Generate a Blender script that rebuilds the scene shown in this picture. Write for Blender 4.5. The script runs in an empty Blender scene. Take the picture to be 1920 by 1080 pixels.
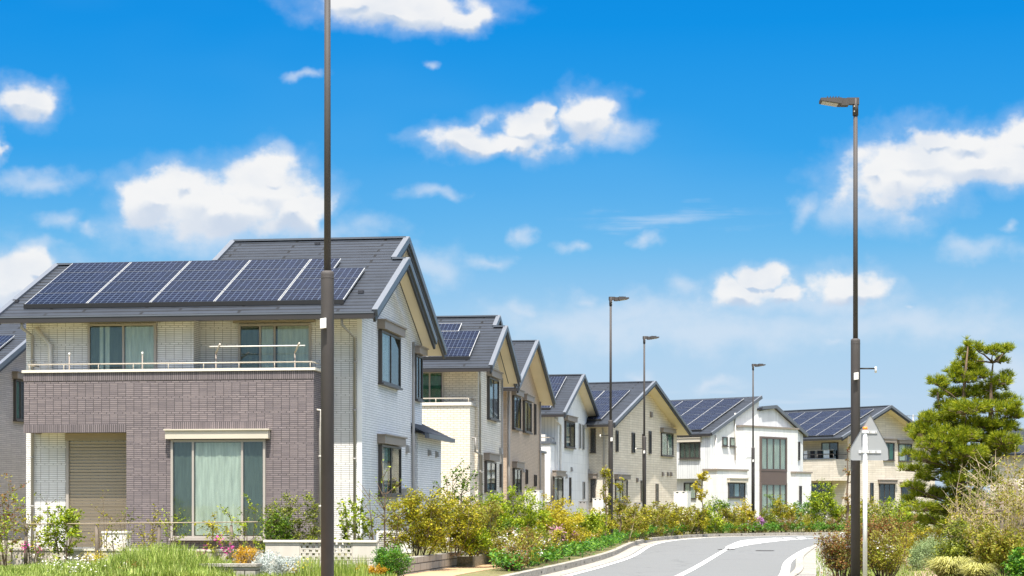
import bpy, math, random
import numpy as np
from mathutils import Vector

# ---------------------------------------------------------------- camera, world, sun, exposure
SC = bpy.context.scene
COL = SC.collection
F, CX, HOR, CZ = 3600.0, 960.0, 948.0, 1.5      # focal length in photo pixels, optical axis column, horizon row, eye height
cam = bpy.data.cameras.new('camera'); camo = bpy.data.objects.new('camera', cam); COL.objects.link(camo)
camo.location = (0, 0, CZ); camo.rotation_euler = (math.radians(90), 0, 0)
cam.sensor_width = 36.0; cam.lens = 36.0 * F / 1920.0
cam.shift_y = (HOR - 540.0) / 1920.0
cam.clip_start = 0.5; cam.clip_end = 6000
SC.camera = camo
SC.view_settings.view_transform = 'Standard'; SC.view_settings.look = 'None'
SC.view_settings.exposure = 1.4; SC.view_settings.gamma = 1.0
SUN_EL, SUN_AZ = math.radians(66), math.radians(-2)   # azimuth measured from "behind the camera", minus = from the left
sx, sy, sz = math.sin(SUN_AZ) * math.cos(SUN_EL), -math.cos(SUN_AZ) * math.cos(SUN_EL), math.sin(SUN_EL)
sl = bpy.data.lights.new('sun', 'SUN'); so = bpy.data.objects.new('sun', sl); COL.objects.link(so)
sl.energy = 3.2; sl.angle = math.radians(0.5); sl.color = (1.0, 0.95, 0.87)
so.location = (-20, -20, 60)
so.rotation_euler = Vector((sx, sy, sz)).to_track_quat('Z', 'Y').to_euler()

def lin(c, k=1.0):
    """sRGB 0..255 triple -> linear"""
    r = []
    for v in c:
        v = v / 255.0
        r.append(k * (v / 12.92 if v <= 0.04045 else ((v + 0.055) / 1.055) ** 2.4))
    return (r[0], r[1], r[2], 1.0)

def build_world():
    w = bpy.data.worlds.new("World"); SC.world = w; w.use_nodes = True
    nt = w.node_tree; N = nt.nodes; L = nt.links
    for n in list(N): N.remove(n)
    out = N.new('ShaderNodeOutputWorld'); bg = N.new('ShaderNodeBackground'); L.new(bg.outputs[0], out.inputs[0])
    def M(op, a, b=None, c=None, clamp=False):
        n = N.new('ShaderNodeMath'); n.operation = op; n.use_clamp = clamp
        for i, v in enumerate((a, b, c)):
            if v is None: continue
            if isinstance(v, (int, float)): n.inputs[i].default_value = v
            else: L.new(v, n.inputs[i])
        return n.outputs[0]
    def VM(op, a, b=None):
        n = N.new('ShaderNodeVectorMath'); n.operation = op
        for i, v in enumerate((a, b)):
            if v is None: continue
            if isinstance(v, tuple): n.inputs[i].default_value = v
            else: L.new(v, n.inputs[i])
        return n
    def MIX(f, a, b):
        n = N.new('ShaderNodeMix'); n.data_type = 'RGBA'
        for s, v in ((n.inputs[0], f), (n.inputs[6], a), (n.inputs[7], b)):
            if isinstance(v, (int, float, tuple)): s.default_value = v
            else: L.new(v, s)
        return n.outputs[2]
    def SM(x, lo, hi):
        n = N.new('ShaderNodeMapRange'); n.interpolation_type = 'SMOOTHSTEP'
        L.new(x, n.inputs[0])
        for k, v in ((1, lo), (2, hi)):
            if isinstance(v, (int, float)): n.inputs[k].default_value = v
            else: L.new(v, n.inputs[k])
        n.inputs[3].default_value = 0; n.inputs[4].default_value = 1
        return n.outputs[0]
    sky = N.new('ShaderNodeTexSky'); sky.sky_type = 'NISHITA'; sky.sun_disc = False
    sky.sun_elevation = SUN_EL; sky.sun_rotation = math.pi - SUN_AZ
    sky.air_density = 1.0; sky.dust_density = 0.6; sky.ozone_density = 2.0
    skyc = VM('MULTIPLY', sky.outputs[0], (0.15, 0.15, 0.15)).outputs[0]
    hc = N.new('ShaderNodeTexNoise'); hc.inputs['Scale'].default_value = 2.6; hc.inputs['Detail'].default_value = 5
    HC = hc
    tc = N.new('ShaderNodeTexCoord'); d = tc.outputs['Generated']
    sep = N.new('ShaderNodeSeparateXYZ'); L.new(d, sep.inputs[0])
    hyp = M('SQRT', M('ADD', M('MULTIPLY', sep.outputs[0], sep.outputs[0]), M('MULTIPLY', sep.outputs[1], sep.outputs[1])))
    el = M('DIVIDE', sep.outputs[2], M('MAXIMUM', hyp, 0.05))            # tangent of the elevation
    az = M('ARCTAN2', sep.outputs[0], sep.outputs[1])                    # azimuth from +Y
    # low-sky colour by elevation
    rp = N.new('ShaderNodeValToRGB'); L.new(M('MULTIPLY', el, 3.0), rp.inputs[0])
    E = 1 / 2 ** SC.view_settings.exposure
    stops = [(0.0, (186, 210, 232)), (0.15, (172, 207, 236)), (0.27, (158, 205, 239)), (0.40, (108, 187, 239)),
             (0.55, (54, 163, 236)), (0.75, (18, 146, 230)), (1.0, (4, 128, 218))]
    while len(rp.color_ramp.elements) < len(stops): rp.color_ramp.elements.new(0.5)
    for e, (p, c) in zip(rp.color_ramp.elements, stops):
        e.position = p; e.color = lin(c, E)
    # colour drift across the sky
    low = N.new('ShaderNodeTexNoise'); low.inputs['Scale'].default_value = 3.0; low.inputs['Detail'].default_value = 3
    L.new(VM('MULTIPLY', d, (1.0, 1.0, 3.0)).outputs[0], low.inputs[0])
    L.new(d, HC.inputs[0]); skyc = MIX(M('MULTIPLY', SM(HC.outputs[0], 0.34, 0.56), 0.85), skyc, (1.24, 1.20, 1.15, 1))   # unseen overhead cloud, added to raise and neutralise the fill light
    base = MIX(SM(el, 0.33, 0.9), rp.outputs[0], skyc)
    veil0 = M('MULTIPLY', SM(low.outputs[0], 0.45, 0.75), 0.25)
    base = MIX(veil0, base, lin((120, 190, 240), E))
    # clouds: soft lobes placed by direction, broken up by noise
    comb = N.new('ShaderNodeCombineXYZ'); L.new(az, comb.inputs[0]); L.new(el, comb.inputs[1])
    P = comb.outputs[0]
    nz = N.new('ShaderNodeTexNoise'); nz.inputs['Scale'].default_value = 34; nz.inputs['Detail'].default_value = 9; nz.inputs['Roughness'].default_value = 0.55
    L.new(VM('MULTIPLY', P, (1.0, 1.35, 1.0)).outputs[0], nz.inputs[0])
    nf = N.new('ShaderNodeTexNoise'); nf.inputs['Scale'].default_value = 110; nf.inputs['Detail'].default_value = 6
    L.new(P, nf.inputs[0])
    n1 = M('ADD', M('MULTIPLY', M('SUBTRACT', nz.outputs[0], 0.5), 2.5), M('MULTIPLY', M('SUBTRACT', nf.outputs[0], 0.5), 0.55))
    wp = N.new('ShaderNodeTexNoise'); wp.inputs['Scale'].default_value = 45; wp.inputs['Detail'].default_value = 4; L.new(P, wp.inputs[0])
    PW = VM('ADD', P, VM('MULTIPLY', VM('SUBTRACT', wp.outputs['Color'], (.5, .5, .5)).outputs[0], (0.035, 0.022, 0)).outputs[0]).outputs[0]
    def field(lobes, yflat=0.0):
        acc = None
        for (cx, cy, rx, ry) in lobes:
            X = math.atan2(cx - CX, F); R = math.hypot(cx - CX, F)
            Z = (HOR - cy) / R
            q = VM('MULTIPLY', VM('SUBTRACT', PW, (X, Z, 0)).outputs[0], (F / rx / 1.18, F / ry / 1.22, 0)).outputs[0]
            ln = N.new('ShaderNodeVectorMath'); ln.operation = 'LENGTH'; L.new(q, ln.inputs[0])
            v = M('SUBTRACT', 1.0, ln.outputs['Value'])
            acc = v if acc is None else M('SMOOTH_MAX', acc, v, 0.15)
        return acc
    dense = [(300, 375, 70, 45), (370, 380, 95, 60), (340, 350, 60, 38), (500, 365, 95, 62), (500, 330, 50, 34), (560, 395, 55, 38), (430, 395, 130, 42),
             (880, 268, 80, 24), (985, 250, 70, 36), (1022, 222, 28, 24), (1105, 218, 64, 40), (940, 275, 100, 18),
             (760, 12, 150, 34), (870, 28, 55, 24), (680, 0, 80, 26),
             (1840, 305, 150, 45), (1730, 300, 120, 55), (1690, 335, 110, 55), (1820, 265, 70, 30), (1925, 265, 70, 45), (1640, 320, 50, 30), (1760, 260, 60, 26),
             (45, 192, 55, 34), (0, 275, 18, 20), (30, 530, 90, 50), (70, 500, 40, 24),
             (1390, 552, 66, 26), (1470, 548, 50, 22), (1600, 532, 66, 28), (1430, 522, 34, 20),
             ]
    thin = [(400, 440, 230, 55), (1070, 464, 34, 16), (1285, 535, 40, 30), (1100, 566, 50, 22), (1215, 452, 28, 14), (985, 450, 24, 22), (910, 490, 50, 18), (110, 418, 45, 24), (165, 432, 25, 14),
            (520, 282, 36, 24), (570, 140, 36, 12), (810, 128, 20, 12), (1510, 390, 36, 34), (1630, 390, 110, 50), (1835, 468, 80, 26), (1910, 425, 30, 16),
            (1560, 638, 40, 17), (1200, 702, 46, 18), (1695, 577, 26, 8), (985, 585, 40, 24), (1500, 565, 260, 42), (1200, 585, 200, 36),
            (1150, 610, 420, 50), (1700, 610, 300, 45), (75, 335, 90, 24), (90, 560, 170, 90), (1160, 245, 60, 34), (800, 500, 90, 40), (1340, 725, 60, 14), (1330, 625, 480, 50), (560, 430, 190, 34), (810, 365, 60, 18), (1880, 700, 120, 50),
            (60, 470, 60, 20)]
    fd = M('ADD', field(dense), M('MULTIPLY', n1, 0.55))
    ft = M('ADD', field(thin), M('MULTIPLY', n1, 0.60))
    dm = M('MULTIPLY', SM(fd, -0.02, 0.46), 0.97)
    tm = M('MAXIMUM', M('MULTIPLY', SM(ft, -0.1, 1.1), 0.60), M('MULTIPLY', SM(fd, -0.55, 0.25), 0.26))
    # streaky cirrus wisps
    wn = N.new('ShaderNodeTexNoise'); wn.inputs['Scale'].default_value = 1.0; wn.inputs['Detail'].default_value = 5
    L.new(VM('MULTIPLY', P, (20.0, 190.0, 1.0)).outputs[0], wn.inputs[0])
    fw = field([(1250, 412, 190, 26), (1400, 745, 300, 18)])
    wm = M('MULTIPLY', M('MULTIPLY', SM(fw, 0.0, 0.7), SM(wn.outputs[0], 0.42, 0.75)), 0.45)
    # cloud shade: noise offset towards the sun gives lit tops and greyer undersides
    f0 = field(dense); up = field([(a_, b_ + 15, c_, e_) for (a_, b_, c_, e_) in dense])
    sh = M('MULTIPLY', SM(M('SUBTRACT', up, f0), -0.05, 0.45), 0.95)
    white = lin((255, 255, 255), E * 0.93); grey = lin((188, 206, 230), E)
    n2 = N.new('ShaderNodeTexNoise'); n2.inputs['Scale'].default_value = 26; n2.inputs['Detail'].default_value = 5
    L.new(VM('ADD', VM('MULTIPLY', P, (1.0, 1.5, 1.0)).outputs[0], (0.004, -0.012, 0)).outputs[0], n2.inputs[0])
    cc = MIX(M('MAXIMUM', sh, M('MULTIPLY', SM(n2.outputs[0], 0.45, 0.75), 0.3)), white, grey)
    col = MIX(M('MAXIMUM', tm, wm), base, lin((222, 232, 245), E))
    col = MIX(dm, col, cc)
    # no lobes at the back of the sphere or overhead: sky plus added fill cloud
    hz = M('MULTIPLY', M('SUBTRACT', 1.0, SM(el, 0.03, 0.155)), 0.32)
    col = MIX(hz, col, lin((222, 232, 243), E))
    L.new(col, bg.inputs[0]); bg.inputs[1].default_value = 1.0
build_world()

# ---------------------------------------------------------------- materials
MATS = {}
def new_mat(name):
    m = bpy.data.materials.new(name); m.use_nodes = True
    nt = m.node_tree; b = nt.nodes['Principled BSDF']
    return m, nt, b
def noise(nt, scale, detail=4, coord=None, rough=0.55):
    n = nt.nodes.new('ShaderNodeTexNoise'); n.inputs['Scale'].default_value = scale; n.inputs['Detail'].default_value = detail
    n.inputs['Roughness'].default_value = rough
    if coord is not None: nt.links.new(coord, n.inputs[0])
    return n.outputs[0]
def coord(nt, kind='Object'):
    for n in nt.nodes:
        if n.type == 'TEX_COORD': return n.outputs[kind]
    return nt.nodes.new('ShaderNodeTexCoord').outputs[kind]
def mixc(nt, f, a, b, mode='MIX'):
    n = nt.nodes.new('ShaderNodeMix'); n.data_type = 'RGBA'; n.blend_type = mode
    for s, v in ((n.inputs[0], f), (n.inputs[6], a), (n.inputs[7], b)):
        if isinstance(v, (int, float, tuple)): s.default_value = v
        else: nt.links.new(v, s)
    return n.outputs[2]
def mrange(nt, x, lo, hi, a=0.0, b=1.0):
    n = nt.nodes.new('ShaderNodeMapRange'); nt.links.new(x, n.inputs[0])
    for i, v in zip((1, 2, 3, 4), (lo, hi, a, b)): n.inputs[i].default_value = v
    return n.outputs[0]
def bump(nt, b, h, strength=0.4, dist=0.01):
    n = nt.nodes.new('ShaderNodeBump'); n.inputs['Strength'].default_value = strength; n.inputs['Distance'].default_value = dist
    nt.links.new(h, n.inputs['Height']); nt.links.new(n.outputs[0], b.inputs['Normal'])

def plain(name, rgb, rough=0.6, metal=0.0, vary=0.12, vscale=1.2, k=1.0, spec=0.5, fine=0.0):
    if name in MATS: return MATS[name]
    m, nt, b = new_mat(name); c = lin(rgb, k)
    n = noise(nt, vscale, 6, coord(nt))
    d = tuple(v * (1 - vary) for v in c[:3]) + (1,); u = tuple(min(1, v * (1 + vary * 0.7)) for v in c[:3]) + (1,)
    nt.links.new(mixc(nt, mrange(nt, n, 0.3, 0.7), d, u), b.inputs['Base Color'])
    b.inputs['Roughness'].default_value = rough; b.inputs['Metallic'].default_value = metal
    b.inputs['Specular IOR Level'].default_value = spec
    if fine: bump(nt, b, noise(nt, 60, 4, coord(nt)), fine, 0.01)
    MATS[name] = m; return m

def brick(name, c1, c2, mortar, bw, rh, ms, off=0.5, freq=2, bmp=0.5, rough=0.55, wob=0.0, k=1.0, squash=1.0, sqf=2):
    """tile / siding courses, UV is in metres; wear streaks and stains on top"""
    if name in MATS: return MATS[name]
    m, nt, b = new_mat(name)
    uv = coord(nt, 'UV')
    bt = nt.nodes.new('ShaderNodeTexBrick'); nt.links.new(uv, bt.inputs['Vector'])
    bt.offset = off; bt.offset_frequency = freq; bt.squash = squash; bt.squash_frequency = sqf
    bt.inputs['Color1'].default_value = lin(c1, k); bt.inputs['Color2'].default_value = lin(c2, k); bt.inputs['Mortar'].default_value = lin(mortar, k)
    bt.inputs['Scale'].default_value = 1.0; bt.inputs['Mortar Size'].default_value = ms; bt.inputs['Mortar Smooth'].default_value = 0.15
    bt.inputs['Bias'].default_value = 0.0
    bt.inputs['Brick Width'].default_value = bw; bt.inputs['Row Height'].default_value = rh
    mp = nt.nodes.new('ShaderNodeMapping'); nt.links.new(uv, mp.inputs[0]); mp.inputs['Scale'].default_value = (2.2, 0.35, 1)
    st = noise(nt, 1.6, 6, mp.outputs[0])
    bl = noise(nt, 0.5, 4, coord(nt))
    c = mixc(nt, mrange(nt, st, 0.42, 0.78, 0, 0.34), bt.outputs['Color'], lin(tuple(v * 0.72 for v in c1), k))
    c = mixc(nt, mrange(nt, bl, 0.4, 0.75, 0, 0.14), c, lin(tuple(v * 0.82 for v in c2), k))
    nt.links.new(c, b.inputs['Base Color']); b.inputs['Roughness'].default_value = rough
    inv = nt.nodes.new('ShaderNodeMath'); inv.operation = 'SUBTRACT'; inv.inputs[0].default_value = 1.0; nt.links.new(bt.outputs['Fac'], inv.inputs[1])
    bump(nt, b, inv.outputs[0], bmp, 0.012)
    MATS[name] = m; return m

WHITE_TILE = brick('white_tile', (237, 236, 232), (228, 226, 221), (132, 126, 118), 0.21, 0.046, 0.0056, off=0.5, freq=9)
PURPLE_TILE = brick('mauve_tile', (137, 125, 124), (116, 106, 107), (58, 53, 54), 0.20, 0.046, 0.0068, off=0.37, freq=8, rough=0.7)
PURPLE_SOLDIER = brick('mauve_soldier_tile', (130, 119, 119), (106, 97, 98), (62, 56, 57), 0.05, 0.6, 0.009, off=0.0, rough=0.7)
WHITE_SIDING = brick('ribbed_white_siding', (234, 235, 236), (225, 226, 228), (168, 170, 174), 0.45, 0.06, 0.008, off=0.43, freq=2, rough=0.6)
GREY_SIDING = brick('grey_siding', (192, 184, 180), (174, 166, 163), (130, 123, 121), 0.45, 0.07, 0.008, off=0.43, freq=3)
CREAM_BRICK = brick('cream_brick', (234, 225, 208), (222, 212, 194), (182, 168, 146), 0.22, 0.075, 0.0095, off=0.5)
CREAM_SIDING = brick('cream_siding', (234, 226, 212), (224, 215, 200), (188, 176, 158), 0.6, 0.075, 0.009, off=0.37, freq=3)
TAUPE_BRICK = brick('taupe_brick', (202, 180, 156), (190, 167, 143), (166, 144, 122), 0.24, 0.06, 0.007)
WHITE_PLASTER = brick('white_panel_cladding', (232, 231, 227), (226, 225, 221), (200, 199, 196), 1.8, 0.45, 0.004, off=0.5, rough=0.8)
WHITE_VERT = brick('white_vertical_cladding', (226, 227, 225), (214, 215, 214), (164, 166, 168), 0.16, 3.0, 0.008, off=0.0)
BEIGE_SPLIT = brick('beige_split_stone', (238, 225, 204), (226, 212, 191), (200, 185, 162), 0.75, 0.13, 0.012, off=0.41, freq=3, rough=0.85)
PALE_SPLIT = brick('pale_beige_cladding', (224, 213, 196), (208, 197, 180), (176, 163, 145), 1.1, 0.15, 0.009, off=0.43, freq=3)
SOFFIT = plain('beige_soffit', (228, 214, 188), 0.7, vary=0.05)
TRIM = plain('grey_blue_roof_trim', (92, 97, 104), 0.4, 0.0, vary=0.08)
GUTTER = plain('dark_gutter', (56, 52, 50), 0.4, vary=0.08)
FASCIA = plain('charcoal_fascia', (50, 50, 54), 0.5, vary=0.1)
FRAME_GREY = plain('pale_grey_window_frame', (168, 160, 150), 0.45, vary=0.06)
FRAME_DARK = plain('dark_bronze_window_frame', (72, 66, 62), 0.4, vary=0.08)
BOX_TAUPE = plain('taupe_shutter_box', (140, 129, 118), 0.5, vary=0.06)
BOX_BEIGE = plain('beige_shutter_box', (200, 190, 172), 0.5, vary=0.05)
PIPE = plain('pale_pipe', (205, 200, 190), 0.4, vary=0.08)
PIPE_GREY = plain('grey_pipe', (160, 156, 150), 0.4, vary=0.08)
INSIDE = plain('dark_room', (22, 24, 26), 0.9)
CAPSTONE = plain('cream_cap', (222, 214, 198), 0.55, vary=0.07)
ALU = plain('brushed_rail', (186, 176, 160), 0.35, 0.0, vary=0.06)
METER = plain('grey_utility_box', (160, 157, 153), 0.5, vary=0.06)
WHITE_BOX = plain('white_utility_box', (226, 222, 212), 0.5, vary=0.05)
FOUNDATION = plain('foundation_render', (190, 180, 165), 0.9, vary=0.15, fine=0.3)
POLE = plain('dark_brown_pole_paint', (72, 67, 64), 0.7, vary=0.10, vscale=3.5)
BLACK = plain('black_rubber', (22, 22, 22), 0.6)
BROWN_PANEL = plain('brown_panel', (98, 84, 78), 0.5, vary=0.06)

def roof_mat(name, rgb):
    m, nt, b = new_mat(name)
    uv = coord(nt, 'UV')
    bt = nt.nodes.new('ShaderNodeTexBrick'); nt.links.new(uv, bt.inputs['Vector'])
    bt.offset = 0.37; bt.offset_frequency = 2
    bt.inputs['Color1'].default_value = lin(rgb); bt.inputs['Color2'].default_value = lin(tuple(v * 0.86 for v in rgb)); bt.inputs['Mortar'].default_value = lin((9, 10, 12))
    bt.inputs['Scale'].default_value = 1.0; bt.inputs['Mortar Size'].default_value = 0.036; bt.inputs['Mortar Smooth'].default_value = 0.0
    bt.inputs['Brick Width'].default_value = 2.4; bt.inputs['Row Height'].default_value = 0.235
    n = noise(nt, 3.0, 6, coord(nt))
    c = mixc(nt, mrange(nt, n, 0.35, 0.75, 0, 0.35), bt.outputs['Color'], lin(tuple(v * 1.15 for v in rgb)))
    nt.links.new(c, b.inputs['Base Color']); b.inputs['Roughness'].default_value = 0.7; b.inputs['Specular IOR Level'].default_value = 0.25
    # each course tilts up towards its butt edge
    sp = nt.nodes.new('ShaderNodeSeparateXYZ'); nt.links.new(uv, sp.inputs[0])
    f = nt.nodes.new('ShaderNodeMath'); f.operation = 'FRACT'
    dv = nt.nodes.new('ShaderNodeMath'); dv.operation = 'DIVIDE'; dv.inputs[1].default_value = 0.235
    nt.links.new(sp.outputs[1], dv.inputs[0]); nt.links.new(dv.outputs[0], f.inputs[0])
    bump(nt, b, f.outputs[0], 0.35, -0.02)
    return m
ROOF = roof_mat('charcoal_slate', (48, 54, 63))

def panel_mat():
    m, nt, b = new_mat('solar_cells')
    uv = coord(nt, 'UV')
    bt = nt.nodes.new('ShaderNodeTexBrick'); nt.links.new(uv, bt.inputs['Vector']); bt.offset = 0.0
    bt.inputs['Color1'].default_value = lin((13, 20, 38)); bt.inputs['Color2'].default_value = lin((18, 26, 48)); bt.inputs['Mortar'].default_value = lin((84, 96, 116))
    bt.inputs['Scale'].default_value = 1.0; bt.inputs['Mortar Size'].default_value = 0.0055; bt.inputs['Mortar Smooth'].default_value = 0.1
    bt.inputs['Brick Width'].default_value = 0.15; bt.inputs['Row Height'].default_value = 0.16
    nt.links.new(bt.outputs['Color'], b.inputs['Base Color'])
    b.inputs['Roughness'].default_value = 0.22; b.inputs['Specular IOR Level'].default_value = 0.03; b.inputs['IOR'].default_value = 1.25
    return m
CELLS = panel_mat()
PANEL_FRAME = plain('panel_frame_metal', (168, 168, 164), 0.35, 0.0, vary=0.04)

def glass_mat():
    m, nt, b = new_mat('window_glass'); nt.nodes.remove(b)
    out = nt.nodes['Material Output']
    tr = nt.nodes.new('ShaderNodeBsdfTransparent'); tr.inputs[0].default_value = (0.85, 0.91, 0.88, 1)
    gl = nt.nodes.new('ShaderNodeBsdfGlossy'); gl.inputs['Roughness'].default_value = 0.02; gl.inputs[0].default_value = (0.66, 0.68, 0.68, 1)
    lw = nt.nodes.new('ShaderNodeLayerWeight'); lw.inputs[0].default_value = 0.5
    pw = nt.nodes.new('ShaderNodeMath'); pw.operation = 'POWER'; pw.inputs[1].default_value = 3.5; nt.links.new(lw.outputs['Facing'], pw.inputs[0])
    ma = nt.nodes.new('ShaderNodeMath'); ma.operation = 'MULTIPLY_ADD'; ma.inputs[1].default_value = 0.6; ma.inputs[2].default_value = 0.09; nt.links.new(pw.outputs[0], ma.inputs[0])
    mx = nt.nodes.new('ShaderNodeMixShader'); nt.links.new(ma.outputs[0], mx.inputs[0])
    nt.links.new(tr.outputs[0], mx.inputs[1]); nt.links.new(gl.outputs[0], mx.inputs[2]); nt.links.new(mx.outputs[0], out.inputs[0])
    return m
GLASS = glass_mat()
def curtain_mat(name, rgb):
    m, nt, b = new_mat(name)
    sp = nt.nodes.new('ShaderNodeMapping'); nt.links.new(coord(nt, 'UV'), sp.inputs[0]); sp.inputs['Scale'].default_value = (1, 0.08, 1)
    n = noise(nt, 16, 3, sp.outputs[0])
    nt.links.new(mixc(nt, mrange(nt, n, 0.3, 0.7), lin(tuple(v * 0.82 for v in rgb)), lin(rgb)), b.inputs['Base Color'])
    b.inputs['Roughness'].default_value = 0.9
    return m
CUR_TEAL = curtain_mat('pale_teal_curtain', (240, 234, 226))
CUR_DIM = curtain_mat('dim_grey_curtain', (104, 112, 108))
CUR_GREEN = curtain_mat('green_curtain', (60, 130, 104))
CUR_LACE = curtain_mat('lace_curtain', (196, 206, 222))

def leaf_mat(name, cols, rough=0.5, trans=0.35, dark=0.55):
    """leaf colours: per-leaf random pick between the given leaf colours, thin and translucent"""
    m, nt, b = new_mat(name)
    g = nt.nodes.new('ShaderNodeNewGeometry')
    r = nt.nodes.new('ShaderNodeValToRGB'); r.color_ramp.interpolation = 'LINEAR'
    nt.links.new(g.outputs['Random Per Island'], r.inputs[0])
    while len(r.color_ramp.elements) < len(cols): r.color_ramp.elements.new(0.5)
    for i, (e, c) in enumerate(zip(r.color_ramp.elements, cols)):
        e.position = i / max(1, len(cols) - 1); e.color = lin(c, 0.86)
    n = noise(nt, 2.6, 3, coord(nt))
    c = mixc(nt, mrange(nt, n, 0.38, 0.68, 0, dark), r.outputs[0], lin(tuple(v * 0.62 for v in cols[0])))
    nt.links.new(c, b.inputs['Base Color']); b.inputs['Roughness'].default_value = rough; b.inputs['Specular IOR Level'].default_value = 0.3
    tl = nt.nodes.new('ShaderNodeBsdfTranslucent'); nt.links.new(c, tl.inputs[0])
    mx = nt.nodes.new('ShaderNodeMixShader'); mx.inputs[0].default_value = trans
    nt.links.new(b.outputs[0], mx.inputs[1]); nt.links.new(tl.outputs[0], mx.inputs[2])
    nt.links.new(mx.outputs[0], nt.nodes['Material Output'].inputs[0])
    return m

# ---------------------------------------------------------------- mesh building
class MB:
    def __init__(s): s.v = []; s.f = []; s.m = []; s.mats = []; s.uv = []; s.smooth = []
    def mi(s, mat):
        if mat not in s.mats: s.mats.append(mat)
        return s.mats.index(mat)
    def face(s, pts, mat, uvs=None, sm=False):
        i = len(s.v); s.v += [tuple(p) for p in pts]; s.f.append(tuple(range(i, i + len(pts)))); s.m.append(s.mi(mat)); s.smooth.append(sm)
        if uvs is None:
            n = Vector((0, 0, 0)); P = [Vector(p) for p in pts]
            for k in range(len(P)):
                a, b = P[k], P[(k + 1) % len(P)]
                n += Vector(((a.y - b.y) * (a.z + b.z), (a.z - b.z) * (a.x + b.x), (a.x - b.x) * (a.y + b.y)))
            ax = [abs(n.x), abs(n.y), abs(n.z)]
            if ax[2] >= max(ax[0], ax[1]): uvs = [(p.x, p.y) for p in P]
            elif ax[0] > ax[1]: uvs = [(p.y, p.z) for p in P]
            else: uvs = [(p.x, p.z) for p in P]
        s.uv += uvs
    def hexa(s, p, mat, mats=None):
        """p: 8 corners, bottom ring 0-3 then top ring 4-7 (counter-clockwise from above)"""
        q = [(3, 2, 1, 0), (4, 5, 6, 7), (0, 1, 5, 4), (1, 2, 6, 5), (2, 3, 7, 6), (3, 0, 4, 7)]
        for i, f in enumerate(q): s.face([p[k] for k in f], mats[i] if mats else mat)
    def box(s, x0, x1, y0, y1, z0, z1, mat):
        x0, x1 = sorted((x0, x1)); y0, y1 = sorted((y0, y1)); z0, z1 = sorted((z0, z1))
        s.hexa([(x0, y0, z0), (x1, y0, z0), (x1, y1, z0), (x0, y1, z0), (x0, y0, z1), (x1, y0, z1), (x1, y1, z1), (x0, y1, z1)], mat)
    def prism_u(s, poly, u0, u1, mat, mat_end=None):
        """poly: (v,z) outline, anticlockwise seen from +u; extruded from u0 to u1"""
        s.face([(u1, v, z) for v, z in poly], mat_end or mat); s.face([(u0, v, z) for v, z in reversed(poly)], mat_end or mat)
        n = len(poly)
        for i in range(n):
            (a, b), (c, d) = poly[i], poly[(i + 1) % n]
            s.face([(u0, a, b), (u0, c, d), (u1, c, d), (u1, a, b)], mat)
    def beam(s, p0, p1, w, h, mat, up=(0, 0, 1)):
        p0, p1 = Vector(p0), Vector(p1); d = (p1 - p0).normalized(); r = d.cross(Vector(up)).normalized(); u = r.cross(d).normalized()
        a = r * w / 2; b = u * h / 2
        s.hexa([p0 - a - b, p1 - a - b, p1 + a - b, p0 + a - b, p0 - a + b, p1 - a + b, p1 + a + b, p0 + a + b][0:8], mat)
    def tube(s, pts, r, mat, n=8, cap=True):
        pts = [Vector(p) for p in pts]; rs = r if isinstance(r, (list, tuple)) else [r] * len(pts)
        rings = []
        for i, p in enumerate(pts):
            d = (pts[min(i + 1, len(pts) - 1)] - pts[max(i - 1, 0)])
            d = d.normalized() if d.length > 1e-9 else Vector((0, 0, 1))
            a = d.cross(Vector((0.31, 0.95, 0.05)) if abs(d.y) < 0.9 else Vector((1, 0, 0.1))).normalized(); b = d.cross(a)
            rings.append([p + (a * math.cos(t) + b * math.sin(t)) * rs[i] for t in [2 * math.pi * k / n for k in range(n)]])
        for i in range(len(rings) - 1):
            for k in range(n):
                s.face([rings[i][k], rings[i][(k + 1) % n], rings[i + 1][(k + 1) % n], rings[i + 1][k]], mat, sm=True)
        if cap:
            s.face(list(reversed(rings[0])), mat); s.face(rings[-1], mat)
    def data(s, name):
        me = bpy.data.meshes.new(name); me.from_pydata(s.v, [], s.f)
        for m in s.mats: me.materials.append(m)
        me.polygons.foreach_set('material_index', s.m)
        me.polygons.foreach_set('use_smooth', s.smooth)
        uvl = me.uv_layers.new(name='UVMap'); uvl.data.foreach_set('uv', np.array(s.uv, dtype=np.float32).ravel())
        me.update(); return me
    def build(s, name, parent=None, label=None, weld=False):
        me = s.data(name)
        if weld or any(s.smooth):
            import bmesh
            bm = bmesh.new(); bm.from_mesh(me); bmesh.ops.remove_doubles(bm, verts=bm.verts, dist=1e-5); bm.to_mesh(me); bm.free()
        o = bpy.data.objects.new(name, me); COL.objects.link(o)
        if parent is not None: o.parent = parent
        if label: o['label'] = label
        return o

def tag(o, label, cat, group=None):
    o['label'] = label; o['category'] = cat
    if group: o['group'] = group
    return o
def thing(name, label, cat, loc=(0, 0, 0), rz=0.0, group=None):
    o = bpy.data.objects.new(name, None); COL.objects.link(o); o.empty_display_size = 0.3
    o.location = loc; o.rotation_euler = (0, 0, rz); return tag(o, label, cat, group)
def struct(mb, name, kind='structure', label=None):
    o = mb.build(name); o['kind'] = kind
    if label: o['label'] = label
    return o
def gp(px, py, z=0.0):
    """ground point seen at a photo pixel, on the level z"""
    Y = (CZ - z) * F / (py - HOR); return Vector(((px - CX) / F * Y, Y, z))
def at(px, Y, z=0.0): return Vector(((px - CX) / F * Y, Y, z))

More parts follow.
